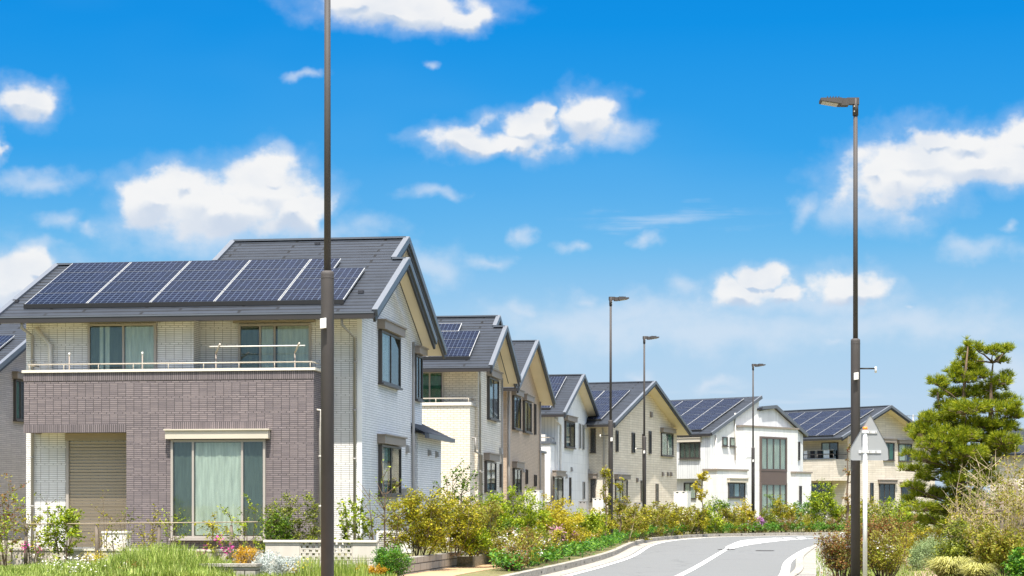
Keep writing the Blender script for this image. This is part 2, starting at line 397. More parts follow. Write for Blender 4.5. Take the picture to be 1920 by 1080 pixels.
# ---------------------------------------------------------------- houses
class House:
    def __init__(s, name, label, px, py, D, theta, apex, group='detached houses along the street'):
        th = math.radians(theta); s.th = th
        s.O = Vector(((px - CX) / F * D, D, 0)); s.U = Vector((math.cos(th), -math.sin(th), 0)); s.V = Vector((math.sin(th), math.cos(th), 0))
        s.ze = CZ + (HOR - py) / F * D
        s.root = thing(name, label, 'house', s.O, -th, group)
        v, z = s.on_u(apex[0], apex[1], 0.0); s.vr = v; s.zr = z; s.K = (z - s.ze) / v
    def _ray(s, px, py):
        d = Vector(((px - CX) / F, 1.0, (HOR - py) / F)); o = Vector((0, 0, CZ)) - s.O
        return Vector((o.dot(s.U), o.dot(s.V), o.z)), Vector((d.dot(s.U), d.dot(s.V), d.z))
    def on_u(s, px, py, u):
        o, d = s._ray(px, py); t = (u - o.x) / d.x; return o.y + t * d.y, o.z + t * d.z
    def on_v(s, px, py, v):
        o, d = s._ray(px, py); t = (v - o.y) / d.y; return o.x + t * d.x, o.z + t * d.z
    def on_roof(s, px, py):
        o, d = s._ray(px, py); t = (s.ze + s.K * o.y - o.z) / (d.z - s.K * d.y); return o + t * d
    def part(s, mb, name, label=None, parent=None): return mb.build(name, parent or s.root, label)
    def zroof(s, v, vr): return s.ze + s.K * (v if v <= vr else 2 * vr - v)
    # roof sections: (uL, uR, vr, vb) ; trims: (u, v0, v1, vr)
    def roof(s, secs, mat=None, t=0.13, soff=True):
        mb = MB(); sf = MB(); mat = mat or ROOF
        for (a, b, vr, vb) in secs:
            zr = s.zroof(vr, vr); zb = s.zroof(vb, vr)
            mb.prism_u([(0, s.ze - t), (0, s.ze)][::-1] + [], a, b, mat) if False else None
            poly = [(0, s.ze - t), (vr, zr - t), (vb, zb - t), (vb, zb), (vr, zr), (0, s.ze)]
            n = len(poly)
            mb.face([(b, v, z) for v, z in [poly[0], poly[1], poly[4], poly[5]]], FASCIA); mb.face([(b, v, z) for v, z in [poly[1], poly[2], poly[3], poly[4]]], FASCIA)
            mb.face([(a, v, z) for v, z in [poly[5], poly[4], poly[1], poly[0]]], FASCIA); mb.face([(a, v, z) for v, z in [poly[4], poly[3], poly[2], poly[1]]], FASCIA)
            for i in range(n):
                (p, q), (r, w) = poly[i], poly[(i + 1) % n]
                mb.face([(a, p, q), (a, r, w), (b, r, w), (b, p, q)], mat if i in (3, 4) else FASCIA)
            d = t + 0.035; e = 0.05
            if soff:
                pl = [(e, s.zroof(e, vr) - d), (vr, zr - d), (vb - e, s.zroof(vb - e, vr) - d), (vb - e, s.zroof(vb - e, vr) - t - 0.003), (vr, zr - t - 0.003), (e, s.zroof(e, vr) - t - 0.003)]
                for i in range(6):
                    (p, q), (r, w) = pl[i], pl[(i + 1) % 6]
                    sf.face([(a + 0.04, p, q), (a + 0.04, r, w), (b - 0.04, r, w), (b - 0.04, p, q)], SOFFIT)
                for u_ in (a + 0.04, b - 0.04):
                    sf.face([(u_, pl[k][0], pl[k][1]) for k in (0, 1, 4, 5)], SOFFIT); sf.face([(u_, pl[k][0], pl[k][1]) for k in (1, 2, 3, 4)], SOFFIT)
            # ridge cap
            mb.beam((a, vr, zr + 0.02), (b, vr, zr + 0.02), 0.22, 0.05, TRIM)
        r = s.part(mb, 'roof')
        if soff: sf.build('soffit', r)
        s.roofo = r; return r
    def rake(s, u, v0, v1, vr, side=1):
        mb = MB(); z0, z1 = s.zroof(v0, vr), s.zroof(v1, vr)
        mb.beam((u + side * 0.02, v0, z0 - 0.03), (u + side * 0.02, v1, z1 - 0.03), 0.14, 0.17, TRIM)
        mb.beam((u + side * 0.01, v0, z0 - 0.18), (u + side * 0.01, v1, z1 - 0.18), 0.06, 0.13, FASCIA)
        mb.build('verge_trim', s.roofo)
    def gutter(s, u0, u1, v=0.0, z=None, mat=None):
        z = s.ze if z is None else z; mb = MB(); mat = mat or GUTTER
        for (v0, v1, za, zb) in ((v - 0.13, v + 0.0, z - 0.17, z - 0.03),):
            mb.box(u0, u1, v0, v1, za, zb, mat)
        mb.box(u0 - 0.003, u1 + 0.003, v - 0.142, v - 0.118, z - 0.05, z - 0.015, TRIM)
        s.part(mb, 'gutter')
    def gable_wall(s, a, b, v0, vr, vb, mat, mat_side=None, base=0.0, name='wall'):
        d = 0.17
        poly = [(v0, base), (vb, base), (vb, s.zroof(vb, vr) - d), (vr, s.zroof(vr, vr) - d), (v0, s.zroof(v0, vr) - d)]
        mb = MB(); mb.prism_u(poly, a, b, mat, mat_side or mat); return s.part(mb, name)
    def boxp(s, name, x0, x1, y0, y1, z0, z1, mat, parent=None, label=None):
        mb = MB(); mb.box(x0, x1, y0, y1, z0, z1, mat); return s.part(mb, name, label, parent)
    def _map(s, plane, c0):
        if plane == 'u': return lambda a, z, n: (c0 + n, a, z)
        return lambda a, z, n: (a, c0 - n, z)
    def window(s, plane, c0, px0, px1, py0, py1, mull=(0.5,), cur=(), frame=None, box=None, boxmat=None, sill=True, fw=0.055, proud=0.07, name='window', tran=(), label=None, boxh=0.26):
        """rectangle on plane u=c0 (gable side) or v=c0 (front); py0, py1 are read at px0"""
        frame = frame or FRAME_DARK
        f = s.on_u if plane == 'u' else s.on_v
        a0, z1 = f(px0, py0, c0); _, z0 = f(px0, py1, c0); a1, _ = f(px1, py0, c0)
        T = s._map(plane, c0)
        def bx(mb, A0, A1, Z0, Z1, n0, n1, mat):
            p = [T(A0, Z0, n0), T(A1, Z0, n0), T(A1, Z0, n1), T(A0, Z0, n1), T(A0, Z1, n0), T(A1, Z1, n0), T(A1, Z1, n1), T(A0, Z1, n1)]
            mb.hexa(p, mat)
        a0, a1 = sorted((a0, a1)); W = a1 - a0
        mb = MB()
        bx(mb, a0, a0 + fw, z0, z1, 0, proud, frame); bx(mb, a1 - fw, a1, z0, z1, 0, proud, frame)
        bx(mb, a0 + fw, a1 - fw, z1 - fw, z1, 0, proud - 0.003, frame); bx(mb, a0 + fw, a1 - fw, z0, z0 + fw, 0, proud - 0.003, frame)
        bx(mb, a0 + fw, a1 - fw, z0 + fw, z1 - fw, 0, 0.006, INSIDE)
        mw = min(0.05, W * 0.12)
        for t in mull:
            bx(mb, a0 + W * t - mw / 2, a0 + W * t + mw / 2, z0 + fw, z1 - fw, 0.008, proud - 0.012, frame)
        for t in tran:
            zz = z0 + (z1 - z0) * t; bx(mb, a0 + fw, a1 - fw, zz - 0.02, zz + 0.02, 0.009, proud - 0.016, frame)
        wo = s.part(mb, name, label)
        for (t0, t1, cm) in cur:
            cb = MB(); A0 = a0 + max(fw, W * t0) + 0.012; A1 = a0 + min(W - fw, W * t1) - 0.012
            n = max(8, int((A1 - A0) / 0.035)); pts = []
            for i in range(n + 1):
                a = A0 + (A1 - A0) * i / n
                pts.append((a, 0.018 + 0.008 * math.sin(i * 1.3 + 1.7 * math.sin(i * 0.23)) + 0.004 * math.sin(i * 0.41 + 1)))
            for i in range(n):
                (a, k), (b, l) = pts[i], pts[i + 1]
                cb.face([T(a, z0 + fw + 0.02, k), T(b, z0 + fw + 0.02, l), T(b, z1 - fw - 0.01, l), T(a, z1 - fw - 0.01, k)], cm, uvs=[(a, z0), (b, z0), (b, z1), (a, z1)], sm=False)
            cb.build('curtain', wo)
        g = MB(); bx(g, a0 + fw, a1 - fw, z0 + fw, z1 - fw, proud - 0.034, proud - 0.03, GLASS); g.build('pane', wo)
        if sill:
            sb = MB(); bx(sb, a0 - 0.03, a1 + 0.03, z0 - 0.05, z0 - 0.003, 0.0, proud + 0.05, frame); sb.build('sill', wo)
        if box:
            b = MB(); bx(b, a0 - 0.1, a1 + 0.1, z1 + 0.02, z1 + 0.02 + boxh * 0.86, 0.0, 0.20, boxmat or BOX_TAUPE)
            bx(b, a0 - 0.13, a1 + 0.13, z1 + 0.02 + boxh * 0.86, z1 + 0.02 + boxh, 0.0, 0.24, boxmat or BOX_TAUPE)
            b.build('shutter_box', wo)
        return wo
    def vent(s, px, py, plane, c0, sz=0.13, mat=None, name='vent_cover'):
        f = s.on_u if plane == 'u' else s.on_v; a, z = f(px, py, c0); T = s._map(plane, c0)
        mb = MB(); h = sz / 2
        lo = [T(a - h, z - h, 0), T(a + h, z - h, 0), T(a + h, z - h, 0.11), T(a - h, z - h, 0.11), T(a - h, z + h, 0), T(a + h, z + h, 0), T(a + h, z + h, 0.08), T(a - h, z + h, 0.08)]
        mb.hexa(lo, mat or METER); mb.hexa([T(a - h - .02, z - h - .02, 0.001), T(a + h + .02, z - h - .02, 0.001), T(a + h + .02, z - h - .02, 0.02), T(a - h - .02, z - h - .02, 0.02),
                                           T(a - h - .02, z + h + .02, 0.001), T(a + h + .02, z + h + .02, 0.001), T(a + h + .02, z + h + .02, 0.02), T(a - h - .02, z + h + .02, 0.02)], mat or METER)
        s.part(mb, name)
    def pipe(s, pts, mat=None, r=0.035, brackets=True, name='downpipe'):
        mb = MB(); mb.tube(pts, r, mat or PIPE_GREY, 8)
        if brackets:
            p = Vector(pts[-1]); q = Vector(pts[-2]); n = max(1, int((q - p).length / 1.2))
            for i in range(1, n + 1):
                c = p.lerp(q, i / (n + 0.5)); mb.tube([c - Vector((0, 0, 0.02)), c + Vector((0, 0, 0.02))], r * 1.35, mat or PIPE_GREY, 8)
        s.part(mb, name)
    def panels(s, br, tr, ncols, nrows, colw=1.5, skip=(), short=(), lift=0.07):
        """solar panels laid on the front slope: right edge from photo points br (low) and tr (high)"""
        p = s.on_roof(*br); q = s.on_roof(*tr); v0, v1 = p.y, q.y; u1 = p.x
        nv = Vector((0, -s.K, 1)).normalized(); sl = math.sqrt(1 + s.K ** 2); rh = (v1 - v0) / nrows
        cache = {}
        for c in range(ncols):
            for r in range(nrows):
                if (c, r) in skip: continue
                w = colw * (0.5 if (c, r) in short else 1.0)
                ua = u1 - (c + 1) * colw; key = w
                if key not in cache:
                    mb = MB(); g = 0.012; Wd = w - 2 * g; Hs = rh * sl - 2 * g; th = 0.045; fr = 0.016
                    mb.box(0, Wd, 0, Hs, 0, th, PANEL_FRAME)
                    ncx = round(w / 0.15) * 0.15
                    mb.face([(fr, .004, th + .002), (Wd - fr, .004, th + .002), (Wd - fr, Hs - .004, th + .002), (fr, Hs - .004, th + .002)], CELLS,
                            uvs=[(0, 0), (ncx, 0), (ncx, 0.8), (0, 0.8)])
                    cache[key] = mb.data('solar_panel')
                o = bpy.data.objects.new('solar_panel', cache[key]); COL.objects.link(o); o.parent = s.root
                vv = v0 + r * rh
                o.location = (ua + 0.012, vv + 0.01, s.ze + s.K * vv + lift); o.rotation_euler = (math.atan(s.K), 0, 0)
        mb = MB(); mb.box(u1 - ncols * colw, u1, v0 - 0.03, v0, s.ze + s.K * v0 + 0.002, s.ze + s.K * v0 + lift + 0.04, BLACK); s.part(mb, 'panel_skirt')

# ================================================================ house 1: white and mauve tiled house in front
h = House('detached_house', 'nearest house, white tile above a mauve tiled balcony front, two wide windows over the garden', 701, 584, 45.0, 7.8, (762, 486))
uL = h.on_v(-6, 590, 0)[0]; vr1 = h.vr; vb1 = 2 * vr1
r2 = h.on_roof(762, 447); uM = h.on_roof(440, 453).x; uB = r2.x; vr2 = (r2.y + h.on_roof(440, 453).y) / 2; vb2 = 2 * vr2
h.roof([(uL, uM, vr1, vb1), (uM, uB, vr2, vb2), (uB, 0.0, vr1, vb1)])
h.rake(0, 0, vr1, vr1); h.rake(0, vr1, vb1, vr1); h.rake(uB, vr1 + .05, vr2, vr2); h.rake(uB, vr2, vb2, vr2)
h.rake(uL, 0, vr1, vr1, -1); h.rake(uM, vr1 + .05, vr2, vr2, -1)
h.gutter(uL, 0.02)
vA, vB = 0.62, 1.15
uW = h.on_v(678, 700, vB)[0]; uWB = uB - 0.55; uStep = h.on_v(363, 640, vA)[0]; uWL = h.on_v(49, 640, vA)[0]
vC, _ = h.on_u(775, 800, uW)                       # where the front volume ends on the gable side
vC = min(vC, vb1 - 0.5)
h.gable_wall(uStep, uW, vB, vr1, vb1 - 0.55, WHITE_TILE, WHITE_SIDING)
h.gable_wall(uWL, uStep, vA, vr1, vb1 - 0.55, WHITE_TILE)
h.gable_wall(uM + 0.6, uWB, vr1, vr2, vb2 - 0.6, WHITE_SIDING, name='rear_wall')
h.boxp('corner_trim', uW - 0.11, uW + 0.012, vB - 0.012, vB + 0.001, 0, h.ze + .17, plain('white_corner_trim', (226, 226, 224), 0.6))
# annex with pent roof
uA = uW + 0.10; va0, zt = h.on_u(783, 812, uA); va1, _ = h.on_u(827, 830, uA)
ann = MB(); ann.box(uWB - 0.3, uA, va0, va1, 0, zt, WHITE_SIDING); h.part(ann, 'annex_wall')
zg = h.on_u(783, 812, uA + 0.25)[1]
pr = MB(); pr.hexa([(uWB - .2, va0 - .25, zg + .42), (uA + .25, va0 - .25, zg - .02), (uA + .25, va1 + .3, zg - .02), (uWB - .2, va1 + .3, zg + .42),
                    (uWB - .2, va0 - .25, zg + .5), (uA + .25, va0 - .25, zg + .06), (uA + .25, va1 + .3, zg + .06), (uWB - .2, va1 + .3, zg + .5)], ROOF)
ar = h.part(pr, 'annex_roof'); g = MB(); g.box(uA + .25, uA + .37, va0 - .25, va1 + .3, zg - .09, zg + .03, TRIM); g.build('gutter', ar)
# mauve balcony volume
vP = -0.10
uR, zTop = h.on_v(588, 694, vP); uLp = h.on_v(45, 700, vP)[0]; zPor = h.on_v(140, 811, vP)[1]; uPor = h.on_v(237, 900, vP)[0]
zcap = h.on_v(588, 689, vP)[1]
mb = MB(); T_ = 0.16
mb.box(uLp, uR, vP, vP + T_, zPor, zTop, PURPLE_TILE); mb.box(uLp, uLp + T_, vP + T_, vA, zPor, zTop, PURPLE_TILE); mb.box(uR - T_, uR, vP + T_, vB, zPor, zTop, PURPLE_TILE)
mb.box(uPor, uR, vP, vP + T_, 0.5, zPor, PURPLE_TILE); mb.box(uR - T_, uR, vP + T_, vB, 0.5, zPor, PURPLE_TILE); mb.box(uPor, uPor + T_, vP + T_, vA, 0.5, zPor, PURPLE_TILE)
h.part(mb, 'balcony_wall', 'mauve tiled balcony front')
mb = MB(); mb.box(uLp + T_, uR - T_, vP + T_, vA, zPor + .02, zPor + .2, SOFFIT); h.part(mb, 'balcony_floor')
mb = MB(); mb.box(uLp - .04, uR + .05, vP - .05, vP + T_ + .04, zTop, zcap, CAPSTONE); mb.box(uR - T_ - .04, uR + .05, vP + T_ + .04, vB, zTop, zcap, CAPSTONE)
mb.box(uLp - .04, uLp + T_ + .04, vP + T_ + .04, vA, zTop, zcap, CAPSTONE); h.part(mb, 'parapet_cap')
mb = MB()
mb.box(uLp - .008, uR + .008, vP - .012, vP - .001, zTop - .2, zTop - .005, PURPLE_SOLDIER)
mb.box(uLp - .008, uPor - .01, vP - .012, vP - .001, zPor, zPor + .19, PURPLE_SOLDIER)
w0 = h.on_v(320, 800, vP)[0]; w1, zz1 = h.on_v(502, 790, vP); zz0 = h.on_v(502, 804, vP)[1]
mb.box(w0, w1, vP - .012, vP - .001, zz0, zz1, PURPLE_SOLDIER); h.part(mb, 'tile_band')
mb = MB(); mb.box(uPor + .02, uR - .02, vP + .03, vB, 0, 0.5, FOUNDATION); mb.box(uPor - .5, uR + .1, vP - .03, vP + .02, 0.42, 0.47, FOUNDATION); h.part(mb, 'foundation')
# railing
mb = MB(); zr = zcap + 0.14
mb.tube([(uLp + .08, vP + .08, zr), (uR - .06, vP + .08, zr)], .016, ALU); mb.tube([(uR - .06, vP + .08, zr), (uR - .06, vB, zr)], .016, ALU)
mb.tube([(uLp + .08, vP + .08, zr), (uLp + .08, vA, zr)], .022, ALU)
n = 9
for i in range(n): u_ = uLp + .1 + (uR - uLp - .2) * i / (n - 1); mb.tube([(u_, vP + .08, zcap), (u_, vP + .08, zr)], .010, ALU)
h.part(mb, 'balcony_rail')
# windows, front
h.window('v', vA, 166, 294, 608, 770, mull=(.52,), cur=((.03, .5, CUR_DIM), (.16, .5, CUR_TEAL), (.54, .97, CUR_TEAL)), frame=FRAME_GREY, box=True, boxmat=plain('olive_shutter_box', (150, 138, 116), .5), boxh=.17, sill=False)
h.window('v', vB, 448, 584, 608, 770, mull=(.30, .5), cur=((.02, .27, CUR_DIM), (.31, .48, CUR_TEAL), (.53, .97, CUR_TEAL)), frame=FRAME_GREY, box=True, boxmat=plain('olive_shutter_box', (150, 138, 116), .5), boxh=.17, sill=False)
h.window('v', vP, 322, 499, 825, 1009, mull=(.235, .755), cur=((.03, .22, CUR_DIM), (.25, .745, CUR_TEAL), (.77, .97, CUR_DIM)), frame=FRAME_GREY, box=True, boxmat=BOX_BEIGE, boxh=.23, proud=.09, label='wide garden window with pale teal curtains')
# porch: roller shutter and front door wall
us0, zs1 = h.on_v(131, 828, vA); us1 = uPor - .01
rs = MB(); nsl = 34
for i in range(nsl):
    za = 0.5 + (zs1 - 0.5) * i / nsl; zb = 0.5 + (zs1 - 0.5) * (i + 1) / nsl
    rs.hexa([(us0, vA - .02, za), (us1, vA - .02, za), (us1, vA - .002, za), (us0, vA - .002, za), (us0, vA - .045, zb - .012), (us1, vA - .045, zb - .012), (us1, vA - .002, zb - .012), (us0, vA - .002, zb - .012)], plain('beige_roller_slats', (168, 156, 138), .5, vary=.05))
rp = h.part(rs, 'roller_shutter', 'closed beige roller shutter in the porch')
fr = MB(); fr.box(us0 - .07, us0 - .003, vA - .08, vA - .002, .5, zs1 + .02, FRAME_GREY); fr.box(us0 - .07, us1, vA - .14, vA - .002, zs1 + .02, zs1 + .2, plain('olive_shutter_box', (150, 138, 116), .5)); fr.build('shutter_frame', rp)
# pipes
u_, z_ = h.on_v(665, 610, vB - .06)
h.pipe([(h.on_v(641, 592, 0.0)[0], -.02, h.ze - .12), (h.on_v(641, 597, .0)[0], -.02, h.ze - .3), (u_, vB - .07, h.ze - .52), (u_, vB - .07, 0.3)], PIPE_GREY, .035)
u_, z_ = h.on_v(61, 620, vA - .06)
h.pipe([(h.on_v(41, 600, -.02)[0], -.02, h.ze - .12), (h.on_v(41, 600, -.02)[0], -.02, h.ze - .28), (u_, vA - .07, h.ze - .42), (u_, vA - .07, 0.3)], PIPE_GREY, .038)
u0_, z0_ = h.on_v(70, 617, vA); u1_, z1_ = h.on_v(97, 648, vA)
h.pipe([(u0_, vA, z0_), (u0_, vA - .1, z0_), (u1_, vA - .1, z1_), (u1_, vA - .1, 3.4)], PIPE, .055, False, 'vent_pipe')
v_, _ = h.on_u(775, 800, uW + .06)
h.pipe([(uW + .06, v_, h.zroof(v_, vr1) - .3), (uW + .06, v_, 1.6), (uW + .06, v_, 0.3)], PIPE_GREY, .042)
u_, z_ = h.on_v(598, 768, vP)
h.pipe([(uR, vP + .35, z_), (uR + .10, vP + .35, z_), (uR + .10, vP + .35, z_ - .35), (uR + .07, vP + .4, z_ - .5), (uR + .07, vP + .4, .3)], PIPE, .04)
# side windows
h.window('u', uW, 709, 745, 618, 717, mull=(.5,), cur=((.1, .6, CUR_LACE),), box=True, boxh=.24, proud=.1)
h.window('u', uW, 709, 746, 833, 928, mull=(.5,), cur=((.1, .45, CUR_LACE),), box=True, boxh=.24, proud=.1)
h.window('u', uWB, 776, 788, 664, 748, mull=(.5,), box=True, boxh=.22, proud=.08)
h.vent(762, 842, 'u', uW, .2); h.vent(803, 849, 'u', uA, .15); h.vent(817, 852, 'u', uA, .15)
mb = MB(); v1_, z1_ = h.on_u(757, 916, uW); v2_, z2_ = h.on_u(791, 940, uW)
mb.box(uW, uW + .14, v1_ - .3, v1_ + .22, z2_, z1_, METER); mb.box(uW, uW + .12, v1_ + .3, v1_ + .9, z2_ + .1, z1_ - .03, METER); h.part(mb, 'meter_box')
# roof furniture and panels
h.panels((678, 572), (650, 490), 0, 4) if False else None
p0 = h.on_roof(45, 579); p3 = h.on_roof(149, 501)
colw = (h.on_roof(522, 573).x - p0.x) / 4.0
brp = h.on_roof(522, 573)
def h1_panels():
    v0, v1 = p0.y, p3.y; rh = (v1 - v0) / 4; sl = math.sqrt(1 + h.K ** 2); cache = {}
    for r in range(4):
        row = [colw] * 5 if r < 3 else [colw] * 4 + [colw * 0.5]
        u = p0.x
        for w in row:
            if w not in cache:
                mb = MB(); g = 0.012; Wd = w - 2 * g; Hs = rh * sl - 2 * g; th = .045; fr = .016
                mb.box(0, Wd, 0, Hs, 0, th, PANEL_FRAME); nx = .15 * (10 if w == colw else 5)
                mb.face([(fr, .004, th + .002), (Wd - fr, .004, th + .002), (Wd - fr, Hs - .004, th + .002), (fr, Hs - .004, th + .002)], CELLS, uvs=[(0, 0), (nx, 0), (nx, .8), (0, .8)])
                cache[w] = mb.data('solar_panel')
            o = bpy.data.objects.new('solar_panel', cache[w]); COL.objects.link(o); o.parent = h.root
            vv = v0 + r * rh; o.location = (u + .012, vv + .01, h.ze + h.K * vv + .07); o.rotation_euler = (math.atan(h.K), 0, 0); u += w
    mb = MB(); mb.box(p0.x, p0.x + 5 * colw, v0 - .03, v0, h.ze + h.K * v0 + .002, h.ze + h.K * v0 + .11, BLACK); h.part(mb, 'panel_skirt')
h1_panels()
mb = MB()
for (px, py) in ((595, 459), (30, 567), (677, 550)):
    p = h.on_roof(px, py); mb.box(p.x - .07, p.x + .07, p.y - .04, p.y + .04, p.z, p.z + .07, FASCIA)
h.part(mb, 'snow_guard')
# laundry pole and its brackets on the balcony
for px in (130, 267, 405, 553):
    bl = px > 300; u_, _ = h.on_v(px, 660, vP + .2); mb = MB()
    mb.tube([(u_, vP + .2, 3.6), (u_, vP + .2, 5.15)], .018, BOX_TAUPE)
    if bl: mb.tube([(u_, vP + .2, 5.12), (u_ + .17, vP - .05, 5.32)], .022, ALU)
    else: mb.tube([(u_, vP + .2, 5.1), (u_, vP + .2, 5.17)], .022, WHITE_BOX)
    h.part(mb, 'laundry_bracket')
a_, za = h.on_v(393, 650, vP + .05); b_, _ = h.on_v(572, 650, vP + .05)
mb = MB(); mb.tube([(a_, vP + .05, za), (b_, vP + .05, za)], .015, WHITE_BOX)
o = mb.build('laundry_pole'); o.location = h.O; o.rotation_euler = (0, 0, -h.th); tag(o, 'white laundry pole held across two brackets above the mauve balcony', 'laundry pole')
H1 = h

# ================================================================ generic builder for the next gabled houses
def gabled(name, label, eave, D, th, apex, wallpx, wall, side, width, inset=None, ovb=0.55, ovf=1.0):
    h = House(name, label, eave[0], eave[1], D, th, apex)
    u = h.on_v(wallpx, 800, ovf)[0]; vb = 2 * h.vr
    if inset:                                # a second, higher gable behind and set in
        q = h.on_roof(*inset); uI, vr2 = q.x, q.y
        h.roof([(-width, uI, vr2, 2 * vr2), (uI, 0.0, h.vr, vb)])
        h.rake(uI, h.vr + .05, vr2, vr2); h.rake(uI, vr2, 2 * vr2, vr2)
        h.gable_wall(-width + .5, uI - .55, h.vr, vr2, 2 * vr2 - .6, side, name='rear_wall'); h.uI = uI - .55
    else:
        h.roof([(-width, 0.0, h.vr, vb)])
    h.rake(0, 0, h.vr, h.vr); h.rake(0, h.vr, vb, h.vr)
    h.gutter(-width, 0.02)
    h.gable_wall(-width + .5, u, ovf, h.vr, vb - ovb, wall, side)
    h.uW = u; h.ovf = ovf
    return h

# ---------------------------------------------------------------- house 2: cream brick
h = gabled('detached_house', 'cream brick house with a stepped double gable, just behind the mauve balcony house', (919, 687), 63.4, 8.2, (947.4, 613), 896, CREAM_BRICK, CREAM_SIDING, 9.5,
           inset=(933.7, 593.5))
uW, ovf = h.uW, h.ovf; vP = -.05
uR, zt = h.on_v(881, 760, vP); zc = h.on_v(881, 754, vP)[1]
mb = MB(); mb.box(-9.3, uR, vP, vP + .16, 0.3, zt, CREAM_BRICK); mb.box(uR - .16, uR, vP + .16, ovf, .3, zt, CREAM_BRICK); h.part(mb, 'balcony_wall')
mb = MB(); mb.box(-9.3, uR + .05, vP - .05, vP + .22, zt, zc, CAPSTONE); mb.box(uR - .2, uR + .05, vP + .22, ovf, zt, zc, FRAME_GREY); h.part(mb, 'parapet_cap')
mb = MB(); mb.tube([(-9.2, vP + .08, zc + .14), (uR - .05, vP + .08, zc + .14), (uR - .05, ovf, zc + .14)], .022, ALU)
for i in range(8): mb.tube([(uR - .06 - i * 1.1, vP + .08, zc), (uR - .06 - i * 1.1, vP + .08, zc + .14)], .016, ALU)
h.part(mb, 'balcony_rail')
h.window('v', ovf, 780, 832, 697, 800, mull=(.5,), cur=((.1, .9, CUR_GREEN),), frame=FRAME_GREY, box=True, boxmat=BOX_TAUPE, boxh=.15, sill=False)
h.window('u', uW, 913, 931, 706, 784, mull=(.5,), cur=((.1, .6, CUR_LACE),), box=True, proud=.1)
h.window('u', uW, 908, 926, 864, 921, mull=(.5,), cur=((.1, .45, CUR_LACE),), box=True, proud=.1)
h.window('u', uW, 936.5, 939, 870, 914, mull=(), sill=False, fw=.03)
h.vent(937, 846, 'u', uW, .2)
h.pipe([(-.35, -.02, h.ze - .12), (-.35, -.02, h.ze - .3), (uW + .06, ovf + .1, h.ze - .5), (uW + .06, ovf + .1, .3)], PIPE_GREY)
v_, z_ = h.on_u(884, 826, uR + .05)
h.pipe([(uR, vP + .5, z_ + .1), (uR + .1, vP + .5, z_ + .1), (uR + .1, vP + .5, z_ - .35), (uW + .08, ovf + .35, z_ - .45), (uW + .08, ovf + .35, .3)], PIPE_GREY)
v_ = 2 * h.vr - .7; h.pipe([(uW + .06, v_, h.zroof(v_, h.vr) - .3), (uW + .06, v_, .3)], PIPE_GREY, brackets=False)
h.panels((881, 674), (905, 626), 4, 3, 1.45); h.panels((897, 625), (905, 611), 3, 1, 1.45) if False else None
q = h.on_roof(874, 611)
def top_row(h, base_v, rh, u1, n, colw):
    sl = math.sqrt(1 + h.K ** 2); mb = MB(); mb.box(0, colw - .024, 0, rh * sl - .024, 0, .045, PANEL_FRAME)
    mb.face([(.022, .022, .047), (colw - .046, .022, .047), (colw - .046, rh * sl - .046, .047), (.022, rh * sl - .046, .047)], CELLS, uvs=[(0, 0), (1.5, 0), (1.5, .8), (0, .8)])
    me = mb.data('solar_panel')
    for c in range(n):
        o = bpy.data.objects.new('solar_panel', me); COL.objects.link(o); o.parent = h.root
        o.location = (u1 - (c + 1) * colw + .012, base_v + .01, h.ze + h.K * base_v + .07); o.rotation_euler = (math.atan(h.K), 0, 0)
tb = h.on_roof(905, 626); b0 = h.on_roof(881, 674)
top_row(h, tb.y, (tb.y - b0.y) / 3, b0.x - 0.75, 3, 1.45)
H2 = h

# ---------------------------------------------------------------- house 3: taupe
h = gabled('detached_house', 'taupe brown gabled house between the cream brick house and the white one', (970, 725), 74.3, 8.4, (1006.7, 639.6), 950, TAUPE_BRICK, TAUPE_BRICK, 9.0)
uW = h.uW
h.window('u', uW, 960, 973, 741, 803, mull=(.5,), cur=((.1, .6, CUR_LACE),), box=True, proud=.1)
h.window('u', uW, 980, 993, 751, 809, mull=(.5,), cur=((.1, .6, CUR_LACE),), box=True, proud=.1)
h.window('u', uW, 1001, 1003, 757, 815, mull=(), sill=False, fw=.02)
h.window('u', uW, 961, 974, 878, 925, mull=(.5,), cur=((.1, .45, CUR_LACE),), box=True, proud=.1)
h.window('u', uW, 985, 987.5, 880, 908, mull=(), sill=False, fw=.02); h.window('u', uW, 1001, 1004, 890, 912, mull=(), sill=False, fw=.02)
h.vent(980, 881, 'u', uW, .2)
h.pipe([(uW + .06, 1.2, h.ze - .1), (uW + .06, 1.2, .3)], PIPE_GREY, .05, False)
v_ = 2 * h.vr - .75; h.pipe([(uW + .06, v_, h.zroof(v_, h.vr) - .3), (uW + .06, v_, .3)], PIPE_GREY, .04, False)
mb = MB(); vB_ = 2 * h.vr - .55; mb.box(uW - .5, uW + .02, vB_, vB_ + 1.6, 0, h.on_u(1016, 850, uW)[1], TAUPE_BRICK); h.part(mb, 'annex_wall')
mb = MB(); zz = h.on_u(1016, 850, uW)[1]; mb.box(uW - .55, uW + .1, vB_ - .05, vB_ + 1.7, zz, zz + .1, TRIM); h.part(mb, 'annex_cap')
H3 = h

